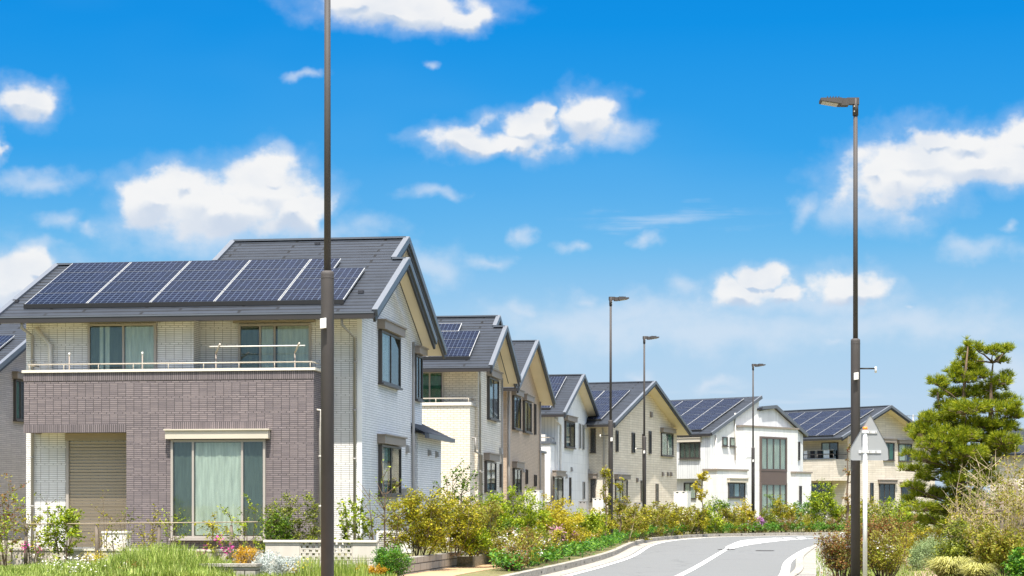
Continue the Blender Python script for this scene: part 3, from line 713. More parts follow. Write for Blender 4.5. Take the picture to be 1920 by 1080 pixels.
# ---------------------------------------------------------------- house 4: white plaster
h = gabled('detached_house', 'white rendered gabled house with two thin slit windows high on its side', (1057.3, 774.9), 90.0, 12.0, (1093.8, 703), 1046, WHITE_VERT, WHITE_PLASTER, 9.0)
uW, ovf = h.uW, h.ovf; vP = -.1
uR, zt = h.on_v(1032, 832, vP)
mb = MB(); mb.box(-7, uR, vP, vP + .15, .3, zt, WHITE_PLASTER); mb.box(uR - .15, uR, vP + .15, ovf, .3, zt, WHITE_PLASTER); h.part(mb, 'balcony_wall')
mb = MB(); mb.box(-7, uR + .06, vP - .06, vP + .2, zt, zt + .12, TRIM); mb.box(uR - .2, uR + .06, vP + .2, ovf, zt, zt + .12, TRIM); h.part(mb, 'parapet_cap')
mb = MB(); mb.tube([(-7, vP + .08, zt + .3), (uR - .05, vP + .08, zt + .3), (uR - .05, ovf, zt + .3)], .025, ALU); h.part(mb, 'balcony_rail')
mb = MB(); mb.box(uR - 1.5, uR - .3, vP + .25, vP + .7, zt + .1, zt + .45, WHITE_BOX); h.part(mb, 'balcony_unit')
for a, b, c, d in ((1058, 1075, 789, 838),): h.window('u', uW, a, b, c, d, mull=(.5,), cur=((.1, .6, CUR_LACE),), box=True, proud=.1)
h.window('u', uW, 1085, 1087.5, 794, 841, mull=(), sill=False, fw=.03, frame=METER); h.window('u', uW, 1091, 1094, 796, 843, mull=(), sill=False, fw=.03, frame=METER)
h.window('u', uW, 1036, 1053, 893, 950, mull=(.45,), cur=((.1, .45, CUR_LACE),), box=True, proud=.1)
h.window('u', uW, 1067, 1069, 895, 944, mull=(), sill=False, fw=.02); h.window('u', uW, 1092, 1095, 903, 936, mull=(), sill=False, fw=.03, frame=METER)
for a, b in ((1096.5, 799), (1070.5, 880), (1061, 893), (1103, 884), (1110, 885)): h.vent(a, b, 'u', uW, .2)
h.pipe([(-.4, -.02, h.ze - .15), (-.4, -.02, h.ze - .3), (uW + .06, ovf + .4, h.ze - .5), (uW + .06, ovf + .4, 3.0), (uR + .1, vP + .6, 3.1), (uR + .1, vP + .6, .3)], PIPE, .045, False)
h.panels((1032, 768.6), (1065.5, 709.5), 3, 4, 1.5)
H4 = h

# ---------------------------------------------------------------- house 5: beige split stone
h = gabled('detached_house', 'beige stone clad gabled house behind the two lamp posts in the middle', (1151, 793.8), 98.0, 22.0, (1227.3, 715.7), 1140, CREAM_BRICK, BEIGE_SPLIT, 8.5)
uW, ovf = h.uW, h.ovf
for a, b, c, d in ((1154, 1158, 807, 847), (1184, 1189, 811, 849), (1204, 1207.5, 814, 838), (1216, 1220, 808, 851)):
    h.window('u', uW, a, b, c, d, mull=(), sill=False, fw=.05)
h.window('u', uW, 1239, 1261, 811, 854, mull=(.5,), cur=((.1, .9, CUR_GREEN),), box=True)
h.window('u', uW, 1153, 1175, 899, 941, mull=(.6,), cur=((.05, .55, CUR_LACE),), box=True)
h.window('u', uW, 1201, 1206, 901, 940, mull=(), cur=((.1, .9, CUR_GREEN),), sill=False, fw=.04); h.window('u', uW, 1229, 1233, 907, 946, mull=(), sill=False, fw=.05)
for a, b in ((1220, 777), (1194, 900), (1242, 889), (1251.5, 889), (1257.5, 889)): h.vent(a, b, 'u', uW, .2 if b > 800 else .28, BOX_TAUPE)
h.window('v', ovf, 1108, 1117, 803, 848, mull=(.5,)); h.window('v', ovf, 1108, 1117, 898, 940, mull=(.5,), box=True)
h.pipe([(uW - .2, ovf - .3, h.ze - .2), (uW - .2, ovf - .08, h.ze - .5), (uW - .2, ovf - .08, .3)], PIPE_GREY, .05, False)
h.panels((1127.5, 789.5), (1182.6, 735), 4, 4, 1.45)
H5 = h

# ---------------------------------------------------------------- house 6: white, mono-pitch with tall brown windows
h = House('detached_house', 'white modern house with a stepped roof and tall brown framed windows facing the road', 1333.4, 812, 112.0, 40.0, (1426, 744))
W6 = 7.8; vr = h.vr; zr = h.zroof(vr, vr); t = .13
mb = MB()
def slab(mb, u0, u1, v0, z0, v1, z1, mat, t=.13):
    mb.hexa([(u0, v0, z0 - t), (u1, v0, z0 - t), (u1, v1, z1 - t), (u0, v1, z1 - t), (u0, v0, z0), (u1, v0, z0), (u1, v1, z1), (u0, v1, z1)], FASCIA, [FASCIA, mat, FASCIA, FASCIA, FASCIA, FASCIA])
slab(mb, -W6, 0, 0, h.ze, vr + .1, zr + .04, ROOF)
vq, zq = h.on_u(1455, 761, 0); ve, zee = h.on_u(1514, 815, 0); _, zq0 = h.on_u(1424, 763, 0)
slab(mb, -W6 + .5, -.02, vr - .2, zq - .22, vq, zq, ROOF); slab(mb, -W6 + .5, -.02, vq, zq, ve, zee, ROOF)
h.roofo = h.part(mb, 'roof')
mb = MB(); mb.beam((.02, 0, h.ze - .05), (.02, vr + .1, zr - .01), .1, .2, TRIM); mb.beam((.02, vr + .15, zq0 - .05), (.02, vq, zq - .05), .1, .2, TRIM); mb.beam((.02, vq, zq - .05), (.02, ve, zee - .05), .1, .2, TRIM)
mb.build('verge_trim', h.roofo)
h.gutter(-W6, .02)
uW = -.12; ovf = .35
mb = MB(); mb.prism_u([(ovf, 0), (vr, 0), (vr, zr - .16), (ovf, h.zroof(ovf, vr) - .16)], -W6 + .3, uW, WHITE_PLASTER)
mb.prism_u([(vr + .003, 0), (ve - .3, 0), (ve - .3, zee - .02), (vq, zq - .16), (vr + .003, zq - .38)], -W6 + .8, uW - .02, WHITE_VERT); h.part(mb, 'wall')
zb = h.on_v(1330, 897, ovf - .45)[1]; mb = MB(); mb.box(-W6 + .3, uW, ovf - .25, ovf - .003, zb, h.ze - .1, WHITE_VERT); h.part(mb, 'upper_bay')
h.window('v', ovf - .25, 1275, 1313, 830, 860, mull=(.25, .5, .75), cur=((.05, .95, CUR_DIM),), frame=FRAME_DARK, box=True, boxmat=BOX_BEIGE)
h.window('v', ovf, 1283, 1306, 905, 936, mull=(.5,), cur=((.1, .9, CUR_TEAL),), frame=FRAME_DARK, sill=False)
h.window('u', uW, 1354, 1363, 819, 836, mull=(), cur=((.1, .9, CUR_TEAL),)); h.window('u', uW, 1368, 1378, 820, 837, mull=(), cur=((.1, .9, CUR_TEAL),))
# projections on the road side
def bay(px0, px1, pytop, out, name, cap=True):
    a, z = h.on_u(px0, pytop, uW + out); b, _ = h.on_u(px1, pytop, uW + out)
    mb = MB(); mb.box(uW - .1, uW + out, a, b, 0, z, WHITE_PLASTER); h.part(mb, name)
    if cap: mb = MB(); mb.box(uW - .1, uW + out + .06, a - .08, b + .08, z, z + .1, BOX_TAUPE); h.part(mb, 'bay_cap')
    return a, b, z
bay(1345, 1401, 882, .9, 'low_bay'); a2, b2, z2 = bay(1396, 1496, 800, .55, 'tall_bay'); bay(1493, 1521, 887, .9, 'low_bay')
uL_ = uW + .9; uT = uW + .55
h.window('u', uL_, 1365, 1396, 905, 933, mull=(.33, .66), cur=((.3, .7, CUR_LACE),), box=True, boxmat=BOX_BEIGE)
h.window('u', uW, 1495, 1499, 828, 863, mull=(), sill=False, fw=.05); h.window('u', uL_, 1498, 1502, 911, 945, mull=(), sill=False, fw=.05)
h.window('u', uT, 1424, 1473, 818, 883, mull=(.25, .5, .75), cur=((.02, .98, CUR_TEAL),), frame=BROWN_PANEL, sill=False, fw=.12, proud=.12)
h.window('u', uT, 1424, 1473, 905, 975, mull=(.25, .5, .75), cur=((.02, .98, CUR_TEAL),), frame=BROWN_PANEL, sill=False, fw=.12, proud=.12)
a, z1 = h.on_u(1424, 883, uT); b, _ = h.on_u(1473, 883, uT); _, z0 = h.on_u(1424, 905, uT)
h.boxp('brown_panel', uT, uT + .10, a + .003, b - .003, z0 + .003, z1 - .003, BROWN_PANEL)
h.pipe([(uW + .06, .6, h.ze - .1), (uW + .06, .6, .3)], PIPE, .05, False)
h.pipe([(uW + .06, a2 - .25, 7.0), (uW + .06, a2 - .25, 4.2)], PIPE, .05, False)
h.panels((1315.6, 808.5), (1397, 750), 4, 4, 1.5)
H6 = h

# ---------------------------------------------------------------- house 7: pale beige at the bend
h = House('detached_house', 'pale beige house with a broad gable and balcony, at the far bend by the pine', 1578, 820, 128.0, 50.0, (1670, 761))
W7 = 11.5; vb = 2 * h.vr + 1.3
h.roof([(-W7, 0, h.vr, vb)]); h.rake(0, 0, h.vr, h.vr); h.rake(0, h.vr, vb, h.vr); h.gutter(-W7, .02)
uW = -.75; ovf = 1.5
h.gable_wall(-W7 + .4, uW, ovf, h.vr, vb - .6, PALE_SPLIT)
zt = h.on_v(1560, 861, .1)[1]; zb = h.on_v(1560, 901, .1)[1]
mb = MB(); mb.box(-W7 + .4, uW, .1, .25, zb, zt, PALE_SPLIT); mb.box(uW - .16, uW, .25, ovf, zb, zt, PALE_SPLIT); mb.box(-W7 + .4, uW - .16, .25, ovf, zb, zb + .2, SOFFIT); h.part(mb, 'balcony_wall')
mb = MB(); mb.box(-W7 + .4, uW + .03, .06, .29, zt, zt + .08, TRIM); mb.tube([(-W7 + .5, .17, zt + .35), (uW - .1, .17, zt + .35), (uW - .1, ovf, zt + .35)], .03, FRAME_DARK)
for i in range(8): mb.tube([(uW - .1 - i * 1.4, .17, zt), (uW - .1 - i * 1.4, .17, zt + .35)], .025, FRAME_DARK)
h.part(mb, 'balcony_rail')
h.boxp('corner_pier', uW - .6, uW, .1, ovf, zt + .08, h.ze, PALE_SPLIT) if False else None
h.window('v', ovf, 1541, 1572, 830, 872, mull=(.5,), cur=((.05, .45, CUR_TEAL),), sill=False)
h.window('v', ovf, 1520, 1560, 906, 950, mull=(.5,), sill=False)
vpil, _ = h.on_u(1681, 800, uW)
h.boxp('pilaster', uW - .05, uW + .12, ovf, vpil, 0, h.zroof(ovf, h.vr) - .2, PALE_SPLIT) if False else None
h.window('u', uW, 1656, 1676, 830, 863, mull=(.5,), cur=((.1, .9, CUR_GREEN),), box=True)
h.window('u', uW, 1684, 1709, 832, 865, mull=(.5,), cur=((.05, .6, CUR_TEAL),), box=True)
h.window('u', uW, 1631, 1637, 905, 942, mull=(), sill=False, fw=.05); h.window('u', uW, 1648, 1677, 907, 940, mull=(.33, .66), box=True); h.window('u', uW, 1689, 1715, 911, 945, mull=(.5,), box=True)
h.panels((1563, 818.5), (1636.7, 770), 5, 4, 1.55)
for i, (c, w) in enumerate((((215, 222, 220), .5), ((30, 30, 34), .35), ((34, 32, 36), .4), ((228, 226, 220), .3), ((196, 70, 84), .22), ((60, 66, 80), .45))):
    mb = MB(); a = uW - 1.0 - i * .62; m = plain('laundry_cloth_%d' % i, c, .9)
    for k in range(6):
        x0 = a - w / 2 + w * k / 6; x1 = a - w / 2 + w * (k + 1) / 6; y0 = .5 + .02 * math.sin(k * 2 + i); y1 = .5 + .02 * math.sin(k * 2 + 2 + i)
        mb.hexa([(x0, y0, zt + .02), (x1, y1, zt + .02), (x1, y1 + .015, zt + .02), (x0, y0 + .015, zt + .02), (x0, .5, zt + .62), (x1, .5, zt + .62), (x1, .515, zt + .62), (x0, .515, zt + .62)], m)
    o = mb.build('laundry_item'); o.location = h.O; o.rotation_euler = (0, 0, -h.th)
    tag(o, ('pale grey towel', 'black shirt', 'charcoal shirt', 'white shirt', 'red and white cloth', 'dark blue towel')[i] + ' drying on the balcony of the far beige house', 'laundry', 'laundry on the far balcony')
mb = MB(); mb.tube([(uW - 5, .508, zt + .64), (uW - .4, .508, zt + .64)], .02, ALU); h.part(mb, 'drying_rail')
H7 = h

# ---------------------------------------------------------------- house 0 at the left edge and the roof behind the pine
h = gabled('detached_house', 'grey sided house partly seen at the left edge, behind the mauve balcony house', (-12, 693), 65.0, 8.0, (101, 596), -45, GREY_SIDING, GREY_SIDING, 8.0)
h.window('u', h.uW, 25, 45, 711, 787, mull=(.5,), cur=((.1, .6, CUR_GREEN),), box=True, proud=.1)
h.panels((-6, 664), (30, 634.5), 3, 2, 1.5)
u_, z_ = h.on_v(40, 617, 0) if False else (0, 0)
H0 = h
h = House('detached_house', 'slate roof of a house mostly hidden behind the big pine at right', 1820, 850, 120.0, -48.0, (1850, 800)) if False else None
hr = thing('detached_house', 'grey roofed house mostly hidden behind the big pine at right', 'house', at(1890, 150), math.radians(-28), 'detached houses along the street')
mb = MB(); mb.prism_u([(-3.6, 0), (3.6, 0), (3.6, 5.5), (0, 7.1), (-3.6, 5.5)], -.5, 7, PALE_SPLIT); mb.build('wall', hr)
mb = MB()
for sgn in (-1, 1):
    mb.hexa([(-1.1, 0, 7.35), (7.5, 0, 7.35), (7.5, sgn * 4.3, 5.3), (-1.1, sgn * 4.3, 5.3), (-1.1, 0, 7.5), (7.5, 0, 7.5), (7.5, sgn * 4.3, 5.45), (-1.1, sgn * 4.3, 5.45)], ROOF)
mb.build('roof', hr)
mb = MB(); mb.beam((-1.12, 0, 7.45), (-1.12, -4.3, 5.4), .12, .22, TRIM); mb.beam((-1.12, 0, 7.45), (-1.12, 4.3, 5.4), .12, .22, TRIM); mb.build('verge_trim', hr)
# television aerial behind the far beige house
p = at(1712, 150); mb = MB(); mb.tube([(0, 0, 0), (0, 0, 8.6)], .03, ALU, 6); mb.beam((-.9, 0, 8.5), (.9, 0, 8.5), .03, .03, ALU)
for i in range(9): mb.beam((-.8 + i * .2, -.3 + .02 * i, 8.5), (-.8 + i * .2, .3 - .02 * i, 8.5), .02, .02, FRAME_DARK)
mb.box(.55, .75, -.08, .08, 8.3, 8.55, FRAME_DARK); o = mb.build('television_aerial'); o.location = p; o.rotation_euler = (0, 0, .5)
tag(o, 'thin television aerial rising behind the far beige gable', 'aerial')

# ================================================================ ground, road, kerbs
def catmull(pts, n=8):
    P = [Vector(p) for p in pts]; P = [2 * P[0] - P[1]] + P + [2 * P[-1] - P[-2]]; out = []
    for i in range(1, len(P) - 2):
        for k in range(n):
            t = k / n; a, b, c, d = P[i - 1], P[i], P[i + 1], P[i + 2]
            out.append(0.5 * ((2 * b) + (-a + c) * t + (2 * a - 5 * b + 4 * c - d) * t * t + (-a + 3 * b - 3 * c + d) * t ** 3))
    out.append(P[-2]); return out
def offs(line, d):
    out = []
    for i, p in enumerate(line):
        t = (line[min(i + 1, len(line) - 1)] - line[max(i - 1, 0)]); n = Vector((-t.y, t.x, 0)).normalized(); out.append(p + n * d)
    return out
def ribbon(mb, A, B, z, mat, z2=None):
    z2 = z if z2 is None else z2
    s = 0
    for i in range(len(A) - 1):
        mb.face([(B[i].x, B[i].y, z2), (B[i + 1].x, B[i + 1].y, z2), (A[i + 1].x, A[i + 1].y, z), (A[i].x, A[i].y, z)], mat)

ASPHALT = None
def asphalt():
    m, nt, b = new_mat('asphalt'); o = coord(nt)
    a = noise(nt, 55, 4, o, .75); c = noise(nt, .35, 5, o); e = noise(nt, 6, 5, o)
    col = mixc(nt, mrange(nt, a, .3, .7), lin((88, 89, 88)), lin((120, 121, 119)))
    col = mixc(nt, mrange(nt, c, .35, .7, 0, .4), col, lin((102, 102, 100)))
    col = mixc(nt, mrange(nt, e, .5, .8, 0, .3), col, lin((120, 120, 117)))
    g = noise(nt, 14, 6, o, .85); col = mixc(nt, mrange(nt, g, .55, .72, 0, .35), col, lin((150, 150, 146)))
    col = mixc(nt, mrange(nt, noise(nt, 31, 4, o, .8), .56, .7, 0, .4), col, lin((70, 71, 71)))
    vo = nt.nodes.new('ShaderNodeTexVoronoi'); vo.feature = 'DISTANCE_TO_EDGE'; vo.inputs['Scale'].default_value = .22
    wv = nt.nodes.new('ShaderNodeVectorMath'); wv.operation = 'ADD'; nt.links.new(o, wv.inputs[0]); ns = nt.nodes.new('ShaderNodeTexNoise'); ns.inputs['Scale'].default_value = 1.3; ns.inputs['Detail'].default_value = 5
    nt.links.new(o, ns.inputs[0]); nt.links.new(ns.outputs['Color'], wv.inputs[1]); nt.links.new(wv.outputs[0], vo.inputs[0])
    col = mixc(nt, mrange(nt, vo.outputs[0], .0, .012, .35, 0), col, lin((58, 58, 57)))
    nt.links.new(col, b.inputs['Base Color']); b.inputs['Roughness'].default_value = .85; bump(nt, b, a, .4, .01); return m
ASPHALT = asphalt()
def ground_mat(name, c1, c2, c3, sc=1.0):
    m, nt, b = new_mat(name); o = coord(nt)
    col = mixc(nt, mrange(nt, noise(nt, .6 * sc, 6, o), .35, .65), lin(c1), lin(c2)); col = mixc(nt, mrange(nt, noise(nt, 9 * sc, 5, o), .45, .7), col, lin(c3))
    nt.links.new(col, b.inputs['Base Color']); b.inputs['Roughness'].default_value = .95; bump(nt, b, noise(nt, 30 * sc, 5, o), .6, .03); return m
SOIL = ground_mat('soil_and_grass', (110, 104, 62), (92, 100, 48), (132, 116, 84))
PLOT = ground_mat('pale_gravel', (150, 142, 124), (136, 128, 110), (112, 110, 80))
SANDP = ground_mat('sandy_path', (184, 152, 114), (172, 142, 106), (160, 130, 96), .5)
CONC = ground_mat('kerb_concrete', (172, 166, 154), (154, 148, 136), (120, 114, 102), 2)
PAVE = brick('pavement_blocks', (152, 148, 138), (140, 136, 126), (104, 100, 92), .6, .3, .008, rough=.85)
BRICKP = brick('brick_path', (172, 148, 126), (158, 132, 110), (124, 104, 86), .22, .11, .007, rough=.85)
PAINT = plain('road_paint', (228, 228, 222), .7, vary=.32, vscale=14)

mb = MB(); R = 2500
mb.face([(-R, -R, -.03), (R, -R, -.03), (R, R, -.03), (-R, R, -.03)], SOIL); struct(mb, 'ground')
def soft(px, py): g = gp(px, py); return Vector((g.x, g.y, 0))
Lk = catmull([Vector((-9.6, -14, 0)), Vector((-5.6, 8, 0)), Vector((-2.6, 23, 0)), Vector((-.75, 33, 0)), soft(1021, 1078), soft(1090, 1061), soft(1150, 1043), soft(1192, 1023), soft(1235, 1014), soft(1308, 1008), soft(1397, 1005.5), soft(1556, 1003.5), Vector((26, 97, 0)), Vector((60, 92, 0)), Vector((140, 78, 0))], 8)
Rk = catmull([Vector((-4.2, -14, 0)), Vector((.1, 8, 0)), Vector((2.95, 23, 0)), Vector((4.7, 34, 0)), soft(1490, 1080), soft(1500, 1048), soft(1548, 1023), Vector((14.6, 77.5, 0)), Vector((20, 82, 0)), Vector((30, 84, 0)), Vector((60, 81, 0)), Vector((140, 67, 0))], 8)
def resample(line, n):
    L = [0]
    for i in range(1, len(line)): L.append(L[-1] + (line[i] - line[i - 1]).length)
    out = []; j = 0
    for k in range(n):
        t = L[-1] * k / (n - 1)
        while j < len(L) - 2 and L[j + 1] < t: j += 1
        f = (t - L[j]) / max(1e-9, L[j + 1] - L[j]); out.append(line[j].lerp(line[j + 1], min(1, f)))
    return out
A_, B_ = resample(Lk, 160), resample(Rk, 160)
mb = MB(); ribbon(mb, A_, B_, 0.0, ASPHALT); struct(mb, 'road')
Lg = offs(Lk, -.42); mb = MB(); ribbon(mb, Lk, Lg, .004, CONC); struct(mb, 'gutter_strip')
mb = MB(); a, b = offs(Lk, -.50), offs(Lk, -.65); ribbon(mb, a, b, .008, PAINT); struct(mb, 'edge_line')
mb = MB(); a, b = offs(Rk, .34), offs(Rk, .14); ribbon(mb, a, b, .008, PAINT); struct(mb, 'edge_line')
# centre line and hatched island
def sl(pts, w, mb, z=.008):
    L = catmull(pts, 6); ribbon(mb, offs(L, w / 2), offs(L, -w / 2), z, PAINT)
mb = MB(); sl([Vector((-4.4, 8, 0)), Vector((-.6, 24, 0)), soft(1140, 1130), soft(1278, 1078), soft(1362, 1030)], .16, mb)
up = [soft(1362, 1030), soft(1378, 1020), soft(1398, 1013.5), soft(1445, 1009.5), soft(1555, 1005.5)]
dn = [soft(1362, 1030.2), soft(1385, 1025), soft(1420, 1019), soft(1480, 1012.5), soft(1560, 1008)]
sl(up, .16, mb); sl(dn, .16, mb)
U1, D1 = resample(catmull(up, 8), 18), resample(catmull(dn, 8), 18)
for i in range(2, 16):
    p, q = U1[i], D1[i - 1]; d = (q - p); n = Vector((-d.y, d.x, 0)).normalized() * .16
    mb.face([(p - n).to_tuple()[:2] + (.009,), (q - n).to_tuple()[:2] + (.009,), (q + n).to_tuple()[:2] + (.009,), (p + n).to_tuple()[:2] + (.009,)], PAINT)
struct(mb, 'centre_line')
# kerbs: real step, with drain slots
def kerb(line, side, slots=True):
    mb = MB(); o = offs(line, side * .17); n = len(line)
    a, b = (line, o)
    ribbon(mb, b, a, .15, CONC) if side > 0 else ribbon(mb, a, b, .15, CONC)
    for L_ in (a, b):
        for i in range(n - 1): mb.face([(L_[i].x, L_[i].y, -.02), (L_[i + 1].x, L_[i + 1].y, -.02), (L_[i + 1].x, L_[i + 1].y, .15), (L_[i].x, L_[i].y, .15)], CONC)
    if slots:
        q = resample(line, 260)
        for i in range(60, 215):
            p = q[i]; t = (q[i + 1] - q[i]).normalized(); m = -side * Vector((-t.y, t.x, 0)) * .004
            w = t * (.06 if i % 2 == 0 else .006); z0, z1 = (.05, .10) if i % 2 == 0 else (.0, .15)
            mb.face([(p - w + m).to_tuple()[:2] + (z0,), (p + w + m).to_tuple()[:2] + (z0,), (p + w + m).to_tuple()[:2] + (z1,), (p - w + m).to_tuple()[:2] + (z1,)], BLACK)
    return struct(mb, 'kerb')
kerb(Lk, 1); kerb(Rk, -1, False)
# raised verges and paths
far = [Vector((p.x - 260, p.y + 120, 0)) for p in Lk]
mb = MB(); ribbon(mb, [Vector((-300, p.y + (60 if i == len(Lk) - 1 else 0) + max(0, p.x) * 6, 0)) for i, p in enumerate(Lk)], offs(Lk, .165), .12, SOIL); struct(mb, 'verge')
Rv = offs(Rk, -.165); mb = MB(); ribbon(mb, Rv, [Vector((300, -20 + i * 1.0, 0)) for i in range(len(Rv))], .12, SOIL); struct(mb, 'verge')
# footpath on the left (sandy) - parallel to the low stone wall
wl = [gp(700, 1092, .15), gp(752, 1077, .15), gp(835, 1064, .15), gp(917, 1052, .15), gp(962, 1040, .15)]
mb = MB(); W1 = catmull([Vector((-5.2, 12, 0)), Vector((-3.6, 24, 0))] + [Vector((p.x, p.y, 0)) for p in wl], 6); ribbon(mb, W1, offs(W1, -1.05), .126, SANDP); struct(mb, 'footpath')
# pavement strip on the right and the brick path that winds off beside it
mb = MB(); a = offs(Rk, -.17); b = offs(Rk, -1.0); i1 = next(i for i, p in enumerate(Rk) if p.y > 66); ribbon(mb, a[:i1], b[:i1], .126, PAVE); struct(mb, 'pavement')
pa = catmull([Vector((4.9, 24, 0)), gp(1716, 1085, .13), gp(1690, 1050, .13), gp(1655, 1024, .13), gp(1640, 1008, .13)], 6); pb = catmull([Vector((6.6, 24, 0)), gp(1768, 1085, .13), gp(1735, 1055, .13), gp(1702, 1026, .13), gp(1690, 1006, .13)], 6)
mb = MB(); ribbon(mb, pa, pb, .128, BRICKP); struct(mb, 'brick_path')
# house plots with a low edge
mb = MB(); H = H1
def loc2(H, u, v, z): return H.O + H.U * u + H.V * v + Vector((0, 0, z))
pts = [(-16, -1.6), (2.6, -1.6), (2.6, 16), (-16, 16)]
c = [loc2(H, u, v, 0) for u, v in pts]
mb.hexa([(p.x, p.y, .1) for p in c] + [(p.x, p.y, .36) for p in c], PLOT); struct(mb, 'house_plot')
for H, uu, vv in ((H2, 2.2, 15), (H3, 2.2, 15), (H4, 2.0, 15)):
    mb = MB(); c = [loc2(H, u, v, 0) for u, v in [(-12, -1), (uu, -1), (uu, 11.5), (-12, 11.5)]]
    mb.hexa([(p.x, p.y, .1) for p in c] + [(p.x, p.y, .34) for p in c], PLOT); struct(mb, 'house_plot')
# manhole covers
for px, py, r, lab in ((1362, 1030.8, .30, 'manhole cover lying across the white centre line'), (1434, 1033, .32, 'manhole cover in the right lane beyond the centre line')):
    p = gp(px, py); mb = MB(); n = 24
    ring = [(r * math.cos(2 * math.pi * k / n), r * math.sin(2 * math.pi * k / n)) for k in range(n)]
    mb.face([(x, y, .014) for x, y in ring], plain('cast_iron', (84, 82, 80), .5))
    for k in range(n): (x0, y0), (x1, y1) = ring[k], ring[(k + 1) % n]; mb.face([(x0, y0, .002), (x1, y1, .002), (x1, y1, .014), (x0, y0, .014)], MATS['cast_iron'])
    for k in range(-3, 4): w = math.sqrt(r * r * .8 - (k * .08) ** 2) if r * r * .8 > (k * .08) ** 2 else 0; mb.box(-w, w, k * .08 - .012, k * .08 + .012, .014, .02, MATS['cast_iron'])
    o = mb.build('manhole_cover'); o.location = p; tag(o, lab, 'manhole cover', 'manhole covers')

# ================================================================ lamp posts
LENS = plain('lamp_lens', (150, 142, 108), .25)
def lamp(px, top_py, D, heading, label, box_az=None, extra_arm=False, zig=False):
    X = (px - CX) / F * D; z = .12; ztop = CZ + (HOR - top_py) / F * D; Hh = ztop - z
    r = thing('street_lamp', label, 'street lamp', (X, D, z), 0, 'brown street lamps along the road')
    hj = CZ - z + (HOR - 637.0) / 765.0 * (ztop - CZ) * 1.0 * (765.0 / (HOR - 183.0))
    mb = MB(); mb.tube([(0, 0, 0), (0, 0, hj - .03), (0, 0, hj), (0, 0, hj + .02)], [.083, .083, .083, .06], POLE, 24); mb.tube([(0, 0, hj - .01), (0, 0, Hh - .05)], [.044, .038], POLE, 20)
    mb.tube([(0, 0, hj - .075), (0, 0, hj - .065)], .0855, POLE, 24)
    # access door and base plate
    mb.tube([(0, 0, .0), (0, 0, .03)], .17, POLE, 20)
    mb.build('pole', r)
    ca, sa = math.cos(heading), math.sin(heading)
    rl = .05 if ca < 0 else -.03
    def T(a, b, c): return (a * ca - b * sa, a * sa + b * ca, c + b * rl)
    hb = MB(); zt = Hh
    def hx(mb, a0, a1, b0, b1, c0, c1, c2, c3, mat):
        mb.hexa([T(a0, b0, c0), T(a1, b0 * .96, c2), T(a1, b1 * .96, c2), T(a0, b1, c0), T(a0, b0, c1), T(a1, b0 * .96, c3), T(a1, b1 * .96, c3), T(a0, b1, c1)], mat)
    hb.tube([(0, 0, Hh - .32), (0, 0, Hh - .02)], .052, POLE, 16)
    hx(hb, -.06, .16, -.05, .05, zt - .13, zt - .01, zt - .12, zt - .01, POLE)
    ho = hb.build('bracket', r)
    lh = MB(); tl = .045
    hx(lh, .13, .26, -.075, .075, zt - .15, zt - .03, zt - .15, zt - .02, POLE)
    hx(lh, .26, .63, -.14, .14, zt - .135, zt - .03, zt - .075, zt - .03, POLE)
    for k in range(5): hx(lh, .30 + k * .05, .31 + k * .05, -.11, .11, zt - .03, zt + .004 , zt - .03, zt + .004, POLE)
    lo = lh.build('lamp_head', r)
    ln = MB(); hx(ln, .32, .60, -.115, .115, zt - .138, zt - .12, zt - .09, zt - .07, LENS); ln.build('lens', lo)
    bb = MB()
    for s_ in (-1, 1):
        for zz in (zt - .26, zt - .17): bb.tube([T(.03, s_ * .05, zz), T(.03, s_ * .075, zz)], .012, ALU, 6)
    bb.build('bolt', r)
    if box_az is not None:
        zb = (CZ - z) + (HOR - 707.) / (HOR - 183.) * (ztop - CZ); cb, sb = math.cos(box_az), math.sin(box_az)
        b = MB(); c = Vector((cb * .14, sb * .14, zb)); b.tube([(cb * .06, sb * .06, zb - .02), c - Vector((0, 0, .02))], .02, BLACK, 8)
        b.hexa([(c.x + dx, c.y + dy, c.z + dz + (.012 if dx > 0 else 0)) for dz in (-.06, .065) for dx, dy in ((-.04, -.038), (.035, -.038), (.035, .038), (-.04, .038))], WHITE_BOX)
        b.build('sensor_box', r)
    if extra_arm:
        za = (CZ - z) + (HOR - 691.) / (HOR - 183.) * (ztop - CZ); s_ = extra_arm
        b = MB(); b.tube([(s_ * .07, 0, za), (s_ * .36, 0, za)], .014, BLACK, 8); b.tube([(s_ * .36, 0, za - .075), (s_ * .36, 0, za + .03)], .02, WHITE_BOX, 10); b.build('sensor_arm', r)
    return r
lamp(614, -127, 24.3, math.radians(-25), 'nearest lamp post, before the mauve balcony, its top outside the photo', math.radians(-105))
lamp(1604, 183, 34.2, math.radians(178), 'tall lamp post with a boxy lamp head, right of the road beside the triangular sign', math.radians(-95), extra_arm=1)
lamp(1145, 556, 66.7, math.radians(12), 'lamp post rising before the white rendered house, taller of the pair in the middle', math.radians(-80), extra_arm=-1)
lamp(1208, 630, 82.2, math.radians(12), 'lamp post standing before the beige stone gable, shorter of the pair in the middle', math.radians(-95), extra_arm=-1)
lamp(1412, 682, 98.0, math.radians(12), 'smallest and farthest lamp post, before the white house with tall windows', math.radians(-95), extra_arm=-1)

